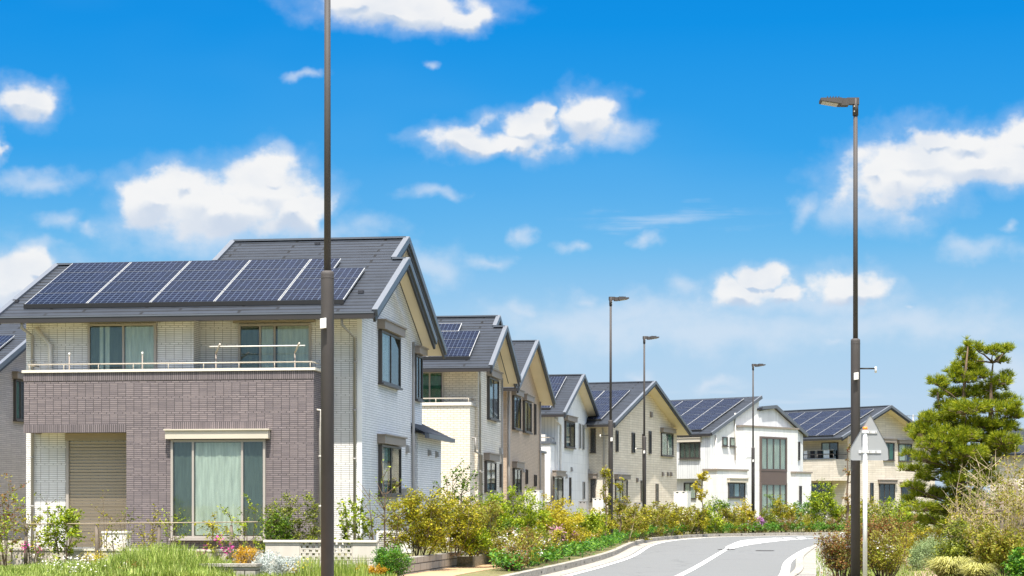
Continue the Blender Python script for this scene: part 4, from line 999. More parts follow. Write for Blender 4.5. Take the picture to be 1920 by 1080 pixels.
# ================================================================ triangular sign seen from behind
SIGN_BACK = plain('sign_back_grey', (150, 152, 152), .35, vary=.04)
WPOST = plain('white_post_paint', (236, 236, 234), .35, vary=.05, vscale=5)
D = 33.0; P0 = at(1622, D, .12); r = thing('road_sign', 'back of a triangular road sign on a white post, beside the red leaved shrub', 'road sign', P0, 0)
def zpy(py, D=D): return CZ + (HOR - py) / F * D - .12
def xp(px, D=D): return (px - 1622) / F * D
mb = MB(); mb.tube([(0, 0, 0), (0, 0, zpy(806))], .038, WPOST, 16); mb.build('post', r)
mb = MB(); mb.tube([(0, 0, zpy(806) + .002), (0, 0, zpy(800.5))], .041, plain('orange_cap', (236, 140, 40), .5), 16); mb.build('post_cap', r)
def round_poly(pts, rad, n=5):
    out = []; P = [Vector(p) for p in pts]
    for i in range(len(P)):
        a, b, c = P[i - 1], P[i], P[(i + 1) % len(P)]; d1 = (a - b).normalized(); d2 = (c - b).normalized()
        s, e = b + d1 * rad, b + d2 * rad
        for k in range(n + 1): t = k / n; out.append((1 - t) ** 2 * s + 2 * t * (1 - t) * b + t * t * e)
    return out
tri = round_poly([(xp(1595.5), zpy(863)), (xp(1667.5), zpy(863)), (xp(1666), zpy(838)), (xp(1633), zpy(776)), (xp(1596), zpy(839))], .045)
mb = MB(); y0, y1 = .062, .07
mb.face([(p.x, y0, p.y) for p in tri], SIGN_BACK); mb.face([(p.x, y1, p.y) for p in reversed(tri)], plain('sign_front_white', (235, 235, 235), .4))
for i in range(len(tri)): a, b = tri[i], tri[(i + 1) % len(tri)]; mb.face([(a.x, y0 - .012, a.y), (b.x, y0 - .012, b.y), (b.x, y1, b.y), (a.x, y1, a.y)], SIGN_BACK)
mb.build('sign_plate', r)
for py, x0, x1 in ((810, 1617, 1646), (847, 1611, 1653)):
    mb = MB(); zz = zpy(py); mb.box(xp(x0), xp(x1), .045, .06, zz - .022, zz + .022, plain('bracket_metal', (212, 212, 210), .35))
    mb.box(-.055, .055, -.045, .04, zz - .018, zz + .018, MATS['bracket_metal']); mb.build('mounting_bracket', r)
    mb = MB()
    for q in (1631, 1634, 1642, 1645): mb.box(xp(q) - .004, xp(q) + .004, .04, .047, zz - .015, zz + .015, BLACK)
    mb.build('bolt', r)

# ================================================================ walls and utilities near the ground
STONE = brick('rough_stone_blocks', (168, 162, 150), (146, 140, 130), (70, 66, 60), .6, .16, .012, rough=.95, bmp=.8)
WLIME = brick('pale_wall_slabs', (206, 198, 184), (194, 186, 172), (150, 142, 128), 2.4, .29, .008, rough=.85)
# low stone wall along the sandy path
wl2 = catmull([gp(742, 1079, .15), gp(752, 1077, .15), gp(835, 1064, .15), gp(917, 1052, .15)], 6); wi = offs(wl2, .22)
mb = MB()
def lowwall(mb, A, B, z0, z1, mat):
    s = 0.0
    for i in range(len(A) - 1):
        L_ = (A[i + 1] - A[i]).length
        mb.face([(A[i].x, A[i].y, z0), (A[i + 1].x, A[i + 1].y, z0), (A[i + 1].x, A[i + 1].y, z1), (A[i].x, A[i].y, z1)], mat, uvs=[(s, z0), (s + L_, z0), (s + L_, z1), (s, z1)])
        mb.face([(B[i + 1].x, B[i + 1].y, z0), (B[i].x, B[i].y, z0), (B[i].x, B[i].y, z1), (B[i + 1].x, B[i + 1].y, z1)], mat, uvs=[(s, z0), (s + L_, z0), (s + L_, z1), (s, z1)])
        mb.face([(A[i].x, A[i].y, z1), (A[i + 1].x, A[i + 1].y, z1), (B[i + 1].x, B[i + 1].y, z1), (B[i].x, B[i].y, z1)], mat); s += L_
    for k in (0, -1): a, b = A[k], B[k]; mb.face([(a.x, a.y, z0), (b.x, b.y, z0), (b.x, b.y, z1), (a.x, a.y, z1)], mat)
lowwall(mb, wl2, wi, .0, .45, STONE); o = mb.build('stone_wall'); tag(o, 'low grey stone block wall edging the sandy footpath', 'wall')
# bed fill behind it
mb = MB(); cc = [gp(745, 1075, .15), gp(917, 1050, .15), gp(960, 1030, .15), gp(800, 1030, .15)]
q = [(wi[0].x, wi[0].y), (wi[-1].x, wi[-1].y), (wi[-1].x - .6, wi[-1].y + 5), (wi[0].x - 2.0, wi[0].y + 8)]
mb.hexa([(x, y, .1) for x, y in q] + [(x, y, .40) for x, y in q], SOIL); struct(mb, 'planting_bed')
# pale block wall with pierced screens
D = 38.0; th = math.radians(7.8); r = thing('block_wall', 'pale garden wall with pierced brick screens, under the nearest lamp post', 'wall', at(706, D, .12), -th)
def ux(px): # local x of a photo column on the wall plane
    o = Vector((0, 0, 0)) - at(706, D); d = Vector(((px - CX) / F, 1, 0)); U = Vector((math.cos(th), -math.sin(th), 0)); V = Vector((math.sin(th), math.cos(th), 0))
    t = -o.dot(V) / d.dot(V); return o.dot(U) + t * d.dot(U)
ztp = CZ + (HOR - 1017) / F * D - .12
segs = [(497, 562, 's'), (562, 601, 'p'), (601, 606, 's'), (606, 622, 's'), (622, 661, 'p'), (661, 706, 's')]
for a, b, k in segs:
    if k == 's':
        mb = MB(); mb.box(ux(a) + .004, ux(b) - .004, 0, .13, -.1, ztp * .52 - .006, WLIME); mb.box(ux(a) + .004, ux(b) - .004, 0.004, .13, ztp * .52 + .006, ztp, WLIME); mb.build('wall_panel', r)
    else:
        mb = MB(); x0, x1 = ux(a), ux(b); n = 9; rh = ztp / n
        mb.box(x0, x0 + .02, .01, .12, -.1, ztp, WLIME); mb.box(x1 - .02, x1, .01, .12, -.1, ztp, WLIME)
        m_ = 3; pw = (x1 - x0 - .04) / m_
        for j in range(n):
            zb = j * rh; mb.box(x0 + .02, x1 - .02, .02, .11, zb, zb + rh * .36, WLIME)
            for i in range(m_ + 1):
                c_ = x0 + .02 + pw * (i + (.5 if j % 2 else 0)); w_ = pw * .27
                aa, bb = max(x0 + .02, c_ - w_), min(x1 - .02, c_ + w_)
                if bb > aa: mb.box(aa, bb, .022, .108, zb + rh * .36, zb + rh, WLIME)
        mb.build('pierced_screen', r)
mb = MB(); mb.box(ux(494), ux(707), -.03, .16, ztp, ztp + .04, CAPSTONE); mb.build('coping', r)
# grey stone planter to the left and white upstand behind the flower bed
mb = MB(); a, b = gp(372, 1085, .12), gp(482, 1084, .12)
mb.box(0, (b - a).length, 0, .35, 0, .23, STONE); mb.box(-.03, (b - a).length + .03, -.03, .38, .23, .28, CONC); o = mb.build('stone_planter'); o.location = (a.x, a.y, .12); o.rotation_euler = (0, 0, -th)
tag(o, 'short grey stone planter edge under the magenta flowers', 'planter')
a, b = at(20, 41.3, .12), at(470, 40.0, .12); mb = MB(); mb.box(0, (b - a).length, 0, .12, 0, .42, FOUNDATION); mb.box(-.02, (b - a).length + .02, -.02, .14, .42, .46, CAPSTONE)
o = mb.build('garden_upstand'); o.location = a; o.rotation_euler = (0, 0, math.atan2(b.y - a.y, b.x - a.x)); tag(o, 'low off-white garden upstand behind the tall grass and saplings', 'low wall')
mb = MB(); w = .56; mb.box(0, w, 0, .3, 0, .52, WHITE_BOX); mb.box(-.02, w + .02, -.02, .32, .52, .56, WHITE_BOX); mb.box(0.04, w - .04, -.008, 0, .06, .3, CAPSTONE)
o = mb.build('storage_box'); o.location = at(192, 43.4, .36); o.rotation_euler = (0, 0, -th); tag(o, 'small white box in front of the closed roller shutter', 'box')

# rustic fence in front of the nearest garden
WOOD = plain('weathered_wood', (112, 100, 86), .85, vary=.3, vscale=6)
r = thing('rail_fence', 'weathered post and rail fence before the nearest house', 'fence', at(50, 40.6, .12)); base = r.location.copy()
posts = [(48, 40.6), (183, 40.0), (295, 39.7), (432, 39.4)]
for px, Y in posts:
    p = at(px, Y, .12) - base; mb = MB(); random.seed(px); dx = random.uniform(-.04, .06)
    mb.tube([(p.x, p.y, 0), (p.x + dx * .5, p.y, .5), (p.x + dx, p.y, .98)], [.042, .04, .034], WOOD, 8); mb.build('post', r)
mb = MB(); rl = [at(20, 40.7, 1.08) - base + Vector((0, 0, .02)), at(183, 40.0, 1.13) - base, at(295, 39.7, 1.14) - base, at(432, 39.4, 1.16) - base, at(490, 39.2, 1.17) - base]
mb.tube([(p.x, p.y - .05, p.z) for p in rl], [.012, .011, .012, .010, .009], plain('pale_bamboo', (160, 144, 122), .7, vary=.2, vscale=8), 6); mb.build('rail', r)

def ac_unit(px, Y, label, w=.8, hgt=.56, rz=0.0, z=.36):
    r = thing('air_conditioner', label, 'air conditioner', at(px, Y, z), rz, 'outdoor air conditioning units')
    mb = MB(); mb.box(0, w, 0, .3, .06, hgt, WHITE_BOX); mb.box(.05, .12, .02, .28, 0, .06, BLACK); mb.box(w - .12, w - .05, .02, .28, 0, .06, BLACK); mb.build('casing', r)
    mb = MB(); mb.box(.05, w * .68, -.006, -.001, .1, hgt - .05, INSIDE)
    for i in range(9): zz = .12 + i * (hgt - .18) / 8.5; mb.box(.04, w * .69, -.02, -.006, zz, zz + .018, WHITE_BOX)
    mb.build('fan_grille', r)
ac_unit(706, 43.8, 'white air conditioner with slatted grille behind the bare sapling, by the block wall', rz=-th)
def heater(px, Y, w, hgt, d, mat, label, rz, z=.34):
    o = thing('water_heater', label, 'water heater', at(px, Y, z), rz, 'utility cabinets beside the houses')
    mb = MB(); mb.box(0, w, 0, d, 0, hgt, mat); mb.box(-.01, w + .01, -.01, d + .01, hgt, hgt + .025, mat); mb.build('casing', o)
    mb = MB(); mb.box(.03, w - .03, -.014, -.001, .08, hgt - .08, mat); mb.box(w * .2, w * .35, -.02, -.014, hgt - .06, hgt - .02, BLACK); mb.box(w * .65, w * .8, -.02, -.014, hgt - .06, hgt - .02, BLACK); mb.build('door', o)
heater(984, 76, .60, 1.75, .45, WHITE_BOX, 'tall cream tank cabinet against the taupe house', -.3)
heater(1020, 84, .40, 1.3, .4, METER, 'grey cabinet between the taupe house and the white rendered house', -.3)
heater(1085, 92, .38, 1.35, .3, METER, 'slim grey cabinet against the white rendered house, left of the paler one', -.3)
heater(1111, 93, .52, 1.5, .5, WHITE_BOX, 'pale square cabinet at the corner of the white rendered house', -.3)
heater(1188, 96, .45, 1.3, .35, METER, 'small grey cabinet against the beige stone gable', -.35)
heater(1263, 100, .75, 2.1, .6, WHITE_BOX, 'tall white cabinet standing between the beige stone house and the white modern house', -.4, .12)

# ================================================================ vegetation
GREEN_MID = leaf_mat('leaf_green', [(58, 92, 20), (92, 130, 28), (130, 160, 40), (164, 188, 60)])
GREEN_LIME = leaf_mat('leaf_lime', [(96, 126, 14), (140, 164, 20), (180, 196, 32), (212, 218, 60)])
GREEN_BRIGHT = leaf_mat('leaf_fresh_green', [(40, 88, 18), (70, 128, 26), (108, 162, 38), (150, 190, 58)])
GREEN_OLIVE = leaf_mat('leaf_olive', [(72, 88, 22), (112, 126, 30), (150, 160, 44), (188, 192, 70)])
YELLOW_OLIVE = leaf_mat('leaf_yellow_olive', [(104, 112, 18), (150, 150, 22), (184, 178, 28), (214, 206, 50), (178, 146, 52)])
YELLOW_LEAF = leaf_mat('leaf_golden', [(172, 156, 26), (198, 182, 32), (216, 200, 44), (226, 212, 70)])
GOLD = leaf_mat('leaf_gold', [(206, 154, 26), (226, 178, 34), (236, 196, 54)])
RED_LEAF = leaf_mat('leaf_copper_red', [(138, 72, 42), (158, 98, 50), (164, 128, 56), (120, 130, 48), (146, 150, 60), (184, 158, 92)])
BROWN_OLIVE = leaf_mat('leaf_brown_olive', [(140, 112, 42), (160, 146, 44), (176, 172, 50), (142, 160, 40), (200, 194, 74)])
SILVER = leaf_mat('leaf_silver', [(180, 190, 180), (206, 214, 206), (228, 232, 226)], trans=.15)
SAGE = leaf_mat('leaf_sage', [(124, 146, 92), (150, 172, 112), (176, 192, 132)], trans=.2)
PALE_GRASS = leaf_mat('blade_variegated', [(176, 176, 84), (206, 200, 112), (226, 222, 150)], trans=.3)
GRASS = leaf_mat('blade_green', [(112, 140, 48), (146, 170, 64), (180, 196, 92), (206, 212, 128)], trans=.3)
NEEDLE = leaf_mat('pine_needle', [(80, 106, 22), (126, 146, 28), (172, 180, 36), (208, 206, 54)], trans=.3, dark=.3)
PETAL_W = leaf_mat('petal_white', [(236, 228, 218), (246, 242, 236)], trans=.3, dark=.1)
PETAL_P = leaf_mat('petal_pink', [(222, 160, 178), (236, 196, 206)], trans=.3, dark=.1)
PETAL_M = leaf_mat('petal_magenta', [(206, 50, 140), (222, 90, 168)], trans=.3, dark=.1)
PETAL_Y = leaf_mat('petal_yellow', [(232, 196, 30), (240, 214, 60)], trans=.3, dark=.1)
BARK = plain('bark_brown', (104, 86, 66), .9, vary=.3, vscale=9)
BARK_GREY = plain('bark_grey', (140, 124, 108), .9, vary=.3, vscale=9)
TWIG_PALE = plain('dry_twig', (200, 180, 146), .9, vary=.2, vscale=9)

def quads(name, V, mat, parent=None, tris=False):
    """V: (n,4,3) array of leaf corners -> one mesh"""
    n, k = V.shape[0], V.shape[1]
    me = bpy.data.meshes.new(name); me.vertices.add(n * k); me.vertices.foreach_set('co', V.astype(np.float32).ravel())
    me.loops.add(n * k); me.loops.foreach_set('vertex_index', np.arange(n * k, dtype=np.int32))
    me.polygons.add(n); me.polygons.foreach_set('loop_start', np.arange(0, n * k, k, dtype=np.int32))
    me.materials.append(mat); me.update(); me.validate()
    o = bpy.data.objects.new(name, me); COL.objects.link(o)
    if parent is not None: o.parent = parent
    return o
def leaf_quads(C, L, W, rng, up=0.45, droop=0.0):
    n = len(C); nrm = rng.normal(size=(n, 3)); nrm[:, 2] = np.abs(nrm[:, 2]) + up; nrm /= np.linalg.norm(nrm, axis=1)[:, None]
    a = rng.normal(size=(n, 3)); a -= (a * nrm).sum(1)[:, None] * nrm; a /= np.linalg.norm(a, axis=1)[:, None]
    b = np.cross(nrm, a); s = (rng.uniform(.45, 1.45, n))[:, None]
    a = a * L * s * .5; b = b * W * s * .5
    return np.stack([C - a, C + b - a * .1, C + a, C - b - a * .1], axis=1)
def grow(rng, w, h, stems, twigs, spread=1.0, r=.012, base=.15, bend=.12):
    """stems and side twigs; returns tubes [(points, radii)] and twig end segments for the leaves"""
    tubes = []; tips = []
    for i in range(stems):
        a = rng.uniform(0, 2 * math.pi); q = math.sqrt(rng.uniform(0, 1)) * spread
        b0 = np.array([math.cos(a) * q * base * w, math.sin(a) * q * base * w, 0.])
        e = np.array([math.cos(a) * q * w * .46, math.sin(a) * q * w * .46, h * rng.uniform(.62, 1.1) * (1 - .18 * q * q)])
        m = (b0 + e) / 2 + rng.normal(size=3) * np.array([bend * w, bend * w, .03 * h]); m[2] = abs(m[2])
        P = [(1 - t) ** 2 * b0 + 2 * t * (1 - t) * m + t * t * e for t in np.linspace(0, 1, 5)]
        tubes.append((P, [r * (1 - .75 * k / 4) for k in range(5)]))
        tips.append((P[3], P[4]))
        for j in range(twigs):
            t = rng.uniform(.25, .95); p = (1 - t) ** 2 * b0 + 2 * t * (1 - t) * m + t * t * e
            aa = rng.uniform(0, 2 * math.pi); l = h * rng.uniform(.12, .26)
            d = np.array([math.cos(aa), math.sin(aa), rng.uniform(.3, 1.3)]); d /= np.linalg.norm(d); q2 = p + d * l
            tubes.append(([p, (p + q2) / 2 + rng.normal(size=3) * .01, q2], [r * .45, r * .35, r * .15])); tips.append((p, q2))
    return tubes, tips
def make_plant(name, label, cat, loc, w, h, leaf, n, L=.05, W=.03, stems=9, twigs=6, seed=1, clump=.07, fill=.5, zlo=.05, bark=None, blossom=None, nb=0, bl=.045, group=None, spread=1.0, r=.012, up=.45, depth=1.0, top=.35, rz=0.0, tipbias=.35):
    rng = np.random.default_rng(seed)
    root = thing(name, label, cat, loc, rz, group)
    tubes, tips = grow(rng, w, h, stems, twigs, spread, r)
    mb = MB()
    for P, R_ in tubes:
        pts = [(p[0], p[1] * depth, p[2]) for p in P]; mb.tube(pts, R_, bark or BARK, 4, cap=False)
    mb.build('branches', root)
    n1 = int(n * (1 - fill)); C = []
    if n1:
        ti = rng.integers(0, len(tips), n1); t = rng.uniform(tipbias, 1.08, n1)[:, None]
        A = np.array([tips[k][0] for k in ti]); B = np.array([tips[k][1] for k in ti])
        C.append(A + (B - A) * t + rng.normal(size=(n1, 3)) * clump * .55)
    n2 = n - n1
    if n2 > 0:
        nc = max(6, n2 // 62)
        a = rng.uniform(0, 2 * math.pi, nc); q = rng.uniform(0.1, 1, nc) ** .45
        env = (1 - top * q ** 2.2) * (1 + .12 * np.sin(a * 3 + seed) + .08 * rng.normal(size=nc))
        zc = (zlo + (1 - zlo) * rng.uniform(0, 1, nc) ** .72) * env * h * .95
        cc = np.stack([np.cos(a) * q * w * .47, np.sin(a) * q * w * .47, zc], 1); ci = rng.integers(0, nc, n2)
        C.append(cc[ci] + rng.normal(size=(n2, 3)) * clump * np.array([1, 1, .75]))
    C = np.concatenate(C); C[:, 1] *= depth; C[:, 2] = np.maximum(C[:, 2], .02)
    quads('foliage', leaf_quads(C, L, W, rng, up), leaf, root)
    if blossom and nb:
        nc = max(3, nb // 14); a = rng.uniform(0, 2 * math.pi, nc); q = np.sqrt(rng.uniform(0, 1, nc))
        cc = np.stack([np.cos(a) * q * w * .48, np.sin(a) * q * w * .48 * depth, h * (1 - top * q * q) * rng.uniform(.6, 1.03, nc)], 1)
        C = cc[rng.integers(0, nc, nb)] + rng.normal(size=(nb, 3)) * .05
        quads('blossom', leaf_quads(C, bl, bl * .9, rng, 1.0), blossom, root)
    return root
def hz(py, Y, z): return CZ + (HOR - py) / F * Y - z
def plant(name, label, cat, px, wpx, py, Y, z, leaf, n, **k):
    """a plant standing at depth Y; width and top are read off the photo"""
    g = 1.15 if name == "hedge_shrub" else 1.0
    return make_plant(name, label, cat, at(px, Y, z), wpx / F * Y * g, hz(py, Y, z), leaf, int(n * (1.25 if g > 1 else 1)), **k)
def copy_plant(src, loc, rz, s, label=None):
    c = src.copy(); COL.objects.link(c); c.location = loc; c.rotation_euler = (0, 0, rz); c.scale = (s[0], s[0], s[1])
    if label: c['label'] = label
    for ch in src.children:
        d = ch.copy(); COL.objects.link(d); d.parent = c
    return c

# --- saplings before the nearest house
S = dict(fill=.1, stems=5, twigs=5, clump=.05, spread=.9)
plant('sapling', 'sapling with fresh green and copper leaves cut by the left edge', 'sapling', 8, 62, 885, 41.0, .12, RED_LEAF, 750, seed=3, L=.06, W=.035, **S)
plant('sapling', 'green leafed sapling low at the left edge, under the copper one', 'sapling', 14, 60, 930, 40.4, .12, GREEN_LIME, 700, seed=4, **S)
plant('shrub', 'thin dry shrub with tiny yellowish leaves beside the first fence post', 'shrub', 62, 75, 945, 40.9, .12, YELLOW_OLIVE, 700, seed=5, **S)
plant('shrub', 'leafy yellow green shrub between the first two fence posts', 'shrub', 122, 84, 938, 40.3, .12, GREEN_LIME, 2300, seed=6, L=.06, W=.038, stems=7, twigs=7, fill=.3, clump=.06)
plant('sapling', 'bare upright sapling before the white tiled porch wall', 'sapling', 102, 40, 905, 41.2, .12, GREEN_OLIVE, 140, seed=7, **S)
plant('sapling', 'twiggy sapling with few leaves before the roller shutter', 'sapling', 196, 75, 905, 41.0, .12, YELLOW_OLIVE, 150, seed=8, fill=.0, stems=5, twigs=5, clump=.04)
plant('sapling', 'thin sapling with small olive leaves in front of the white box', 'sapling', 232, 70, 948, 40.4, .12, GREEN_OLIVE, 330, seed=9, **S)
plant('sapling', 'spindly yellow leafed sapling before the mauve pillar', 'sapling', 275, 84, 945, 40.2, .12, YELLOW_OLIVE, 480, seed=10, **S)
plant('sapling', 'slim lime green sapling at the left side of the wide garden window', 'sapling', 322, 38, 945, 40.3, .12, GREEN_LIME, 380, seed=11, **S)
plant('sapling', 'open branched sapling with yellow tufts before the pale curtains', 'sapling', 398, 100, 935, 40.2, .12, YELLOW_OLIVE, 620, seed=12, fill=.0, stems=5, twigs=4, clump=.06, tipbias=.7)
plant('sapling', 'bare stemmed sapling with green tufts at the right end of the wide window', 'sapling', 462, 74, 925, 39.9, .12, GREEN_LIME, 560, seed=13, fill=.0, stems=6, twigs=4, clump=.05, tipbias=.5)
plant('shrub', 'dense grey green shrub rising above the block wall, left of the nearest lamp post', 'shrub', 545, 108, 918, 39.3, .2, GREEN_OLIVE, 7500, seed=14, L=.045, W=.026, stems=12, twigs=8, fill=.55, clump=.06, top=.3)
plant('shrub', 'bushy fresh green shrub close behind the solid left part of the block wall', 'shrub', 520, 60, 955, 38.9, .2, GREEN_MID, 2600, seed=15, stems=8, twigs=6, fill=.5)
plant('shrub', 'bright lime shrub with long upright shoots above the right end of the block wall', 'shrub', 668, 92, 934, 39.2, .2, GREEN_LIME, 1900, seed=16, L=.06, W=.04, stems=9, twigs=5, fill=.05, clump=.04, bark=BARK_GREY, tipbias=.0)
plant('sapling', 'bare brown sapling with crooked twigs by the end of the block wall', 'sapling', 722, 76, 872, 39.4, .2, GREEN_LIME, 260, seed=17, fill=.0, stems=5, twigs=9, clump=.04, r=.017, bark=BARK)
# --- hedge behind the low stone wall
plant('hedge_shrub', 'tall mustard coloured hedge shrub at the near end of the low stone wall', 'hedge', 785, 118, 924, 40.6, .38, YELLOW_OLIVE, 9500, seed=20, L=.05, W=.03, stems=16, twigs=8, fill=.55, top=.16, depth=.8, group='yellow green hedge along the gardens')
plant('hedge_shrub', 'mustard hedge shrub over the middle of the low stone wall', 'hedge', 848, 92, 934, 42.5, .38, YELLOW_OLIVE, 7500, seed=21, L=.05, W=.03, stems=14, twigs=8, fill=.5, top=.16, depth=.8, group='yellow green hedge along the gardens', bark=BARK_GREY)
plant('hedge_shrub', 'thin pinkish brown hedge shrub near the far end of the low stone wall', 'hedge', 902, 80, 935, 44.8, .38, BROWN_OLIVE, 5200, seed=22, L=.045, W=.028, stems=16, twigs=8, fill=.4, top=.2, group='yellow green hedge along the gardens', bark=BARK_GREY)
plant('bush', 'small lime green bush at the far end of the low stone wall', 'bush', 888, 66, 988, 42.6, .38, GREEN_LIME, 3200, seed=23, fill=.6, clump=.06)
plant('hedge_shrub', 'big yellow green hedge shrub before the cream brick house', 'hedge', 962, 128, 914, 47.5, .15, GREEN_LIME, 12000, seed=24, L=.055, W=.032, stems=14, twigs=8, fill=.6, top=.25, group='yellow green hedge along the gardens')
plant('hedge_shrub', 'golden yellow hedge shrub before the taupe house', 'hedge', 1040, 112, 944, 53, .15, YELLOW_LEAF, 10500, seed=25, L=.055, W=.032, stems=12, twigs=7, fill=.65, top=.3, group='yellow green hedge along the gardens')
plant('hedge_shrub', 'lower green hedge shrub before the white rendered house', 'hedge', 1098, 76, 954, 60, .15, GREEN_LIME, 6000, seed=26, L=.06, W=.035, stems=10, twigs=6, fill=.6, top=.2, group='yellow green hedge along the gardens')
plant('hedge_shrub', 'dark green lower shrub under the big yellow green hedge', 'hedge', 930, 96, 968, 45.5, .15, GREEN_MID, 5600, seed=27, fill=.6, group='yellow green hedge along the gardens')
plant('small_tree', 'slim green tree against the cream brick wall, rising from the hedge', 'tree', 852, 74, 862, 50, .34, GREEN_MID, 1100, seed=28, L=.07, W=.045, stems=6, twigs=8, fill=.0, clump=.08, r=.02, tipbias=.3)
plant('sapling', 'yellow green sapling tip in front of the doorway of the white rendered house', 'sapling', 1038, 30, 920, 62, .2, YELLOW_LEAF, 420, seed=29, L=.07, W=.045, fill=.1, stems=3, twigs=6)
# --- low planting near the block wall
plant('bush', 'round bright green bush at the corner of the block wall and the footpath', 'bush', 737, 76, 1022, 36.9, .12, GREEN_BRIGHT, 6500, seed=30, L=.035, W=.02, stems=12, twigs=4, fill=.8, top=.3, clump=.05)
plant('bush', 'small orange gold bush at the foot of the round green bush', 'bush', 697, 56, 1058, 36.6, .12, GOLD, 1700, seed=31, L=.035, W=.02, fill=.8, clump=.04)
plant('bush', 'golden feathery bush beside the magenta flowers', 'bush', 465, 56, 1022, 37.6, .12, GOLD, 2400, seed=32, L=.05, W=.012, fill=.7, clump=.05)
plant('bush', 'silvery white foliage plant before the block wall', 'bush', 516, 96, 1038, 37.0, .12, SILVER, 5200, seed=33, L=.05, W=.012, fill=.6, clump=.06, stems=14, bark=SILVER)
plant('flower', 'tall magenta flowers on thin stems left of the golden feathery bush', 'flower', 412, 100, 1000, 38.2, .12, GREEN_OLIVE, 260, seed=34, stems=12, twigs=2, fill=0, blossom=PETAL_M, nb=90, r=.006, clump=.03, bl=.05, top=.3)
plant('flower', 'yellow daisies in front of the pierced screen, left of the nearest lamp post', 'flower', 562, 60, 1048, 36.9, .12, SILVER, 900, seed=35, stems=12, twigs=2, fill=.3, blossom=PETAL_Y, nb=120, r=.005, clump=.04, L=.05, W=.015)
plant('flower', 'few magenta blooms low among the saplings at left', 'flower', 70, 90, 1000, 39.4, .12, GREEN_OLIVE, 200, seed=36, stems=9, twigs=2, fill=0, blossom=PETAL_M, nb=46, r=.005, clump=.03, top=.3)
plant('bush', 'low copper red bush at the front edge of the tall grass', 'bush', 262, 66, 1052, 36.3, .12, RED_LEAF, 1300, seed=37, L=.045, W=.025, fill=.6, blossom=PETAL_W, nb=60)
plant('bush', 'yellow flowering patch before the roller shutter, at the edge of the grass', 'bush', 172, 50, 1034, 38.2, .12, YELLOW_LEAF, 800, seed=38, fill=.5, L=.035, W=.02, blossom=PETAL_Y, nb=120, bl=.03)

# --- grass and daisies (nobody could count these)
def blades(name, N, seed, xy, hfun, mat, wid=.007, lean=.35):
    rng = np.random.default_rng(seed); X = xy(rng, N); Hh = hfun(X, rng); a = rng.uniform(0, 2 * math.pi, N)
    d = np.stack([np.cos(a), np.sin(a), np.zeros(N)], 1); s = np.stack([-np.sin(a), np.cos(a), np.zeros(N)], 1) * wid
    ln = (rng.uniform(.05, lean, N) * Hh)[:, None]; z = np.stack([np.zeros(N), np.zeros(N), Hh], 1)
    p1 = X + z * .55 + d * ln * .35; p2 = X + z + d * ln
    q1 = np.stack([X - s, X + s, p1 + s * .8, p1 - s * .8], 1); q2 = np.stack([p1 - s * .8, p1 + s * .8, p2 + s * .15, p2 - s * .15], 1)
    o = quads(name, np.concatenate([q1, q2]), mat); return o
def strip_xy(px0, px1, Y0, Y1, z):
    def f(rng, N):
        px = rng.uniform(px0, px1, N); Y = rng.uniform(Y0, Y1, N); return np.stack([(px - CX) / F * Y, Y, np.full(N, z)], 1)
    return f
def mound(X, rng):
    px = CX + X[:, 0] / X[:, 1] * F
    e = .20 + .42 * np.exp(-((px - 318) / 95) ** 2) + .12 * np.exp(-((px - 235) / 50) ** 2) + .10 * np.exp(-((px - 120) / 60) ** 2)
    return e * rng.uniform(.55, 1.1, len(px)) * np.clip((X[:, 1] - 34.8) / 1.6, .45, 1)
o = blades('tall_grass', 13000, 50, strip_xy(-30, 440, 35.0, 38.4, .12), mound, GRASS, .0095, .7); o['kind'] = 'stuff'; o['label'] = 'tall loose green grass along the bottom left'
o = blades('lawn_grass', 26000, 51, strip_xy(-40, 745, 35.5, 41.2, .12), lambda X, r: r.uniform(.04, .14, len(X)), GRASS, .006); o['kind'] = 'stuff'; o['label'] = 'short grass around the low plants at left'
o = blades('lamp_foot_grass', 900, 52, strip_xy(560, 690, 35.6, 37.2, .12), lambda X, r: r.uniform(.2, .46, len(X)), GRASS, .006); o['kind'] = 'stuff'; o['label'] = 'grass tufts growing before the pierced screens'
rng = np.random.default_rng(60); N = 200; px = np.concatenate([rng.normal(140, 26, N), rng.normal(100, 30, 60)]); Y = rng.uniform(35.6, 37.6, N + 60)
C_ = np.stack([(px - CX) / F * Y, Y, .12 + rng.uniform(.14, .44, N + 60)], 1)
o = quads('daisies', leaf_quads(C_, .04, .036, rng, 1.2), PETAL_W); o['kind'] = 'stuff'; o['label'] = 'small white daisies scattered in the grass at left'

# --- kerbside bed on the left verge, round the bend
Lq = resample(Lk, 400)
def side(i, d): t = (Lq[min(i + 1, 399)] - Lq[max(i - 1, 0)]).normalized(); return Lq[i] + Vector((-t.y, t.x, 0)) * d
idx = [i for i in range(400) if Lq[i].y > 39.0 and (Lq[i].x / Lq[i].y * F + CX) < 1640]
rng = np.random.default_rng(70); C_ = []; 
for i in idx:
    step = (Lq[min(i + 1, 399)] - Lq[i]).length; m = int(step * 1050)
    Yc = Lq[i].y; nn = max(2, m // 28)
    for k in range(nn):
        d = .34 + rng.uniform(0, 1) ** 1.1 * (1.5 if Yc < 46 else 1.9); p = side(i, d) + Vector((rng.normal() * .1, rng.normal() * .1, 0))
        if p.y < 48 and (p.x / p.y * F + CX) < 932: continue
        hc = .15 + rng.uniform(.1, .36) * (1.0 if Yc < 70 else 1.25)
        C_.append(np.array([p.x, p.y, hc]) + rng.normal(size=(28, 3)) * np.array([.09, .09, .05]))
C_ = np.concatenate(C_); C_[:, 2] = np.maximum(C_[:, 2], .16)
o = quads('ground_cover', leaf_quads(C_, .075, .042, rng, .8), GREEN_BRIGHT); o['kind'] = 'stuff'; o['label'] = 'low fresh green ground cover behind the kerb'
protos = []
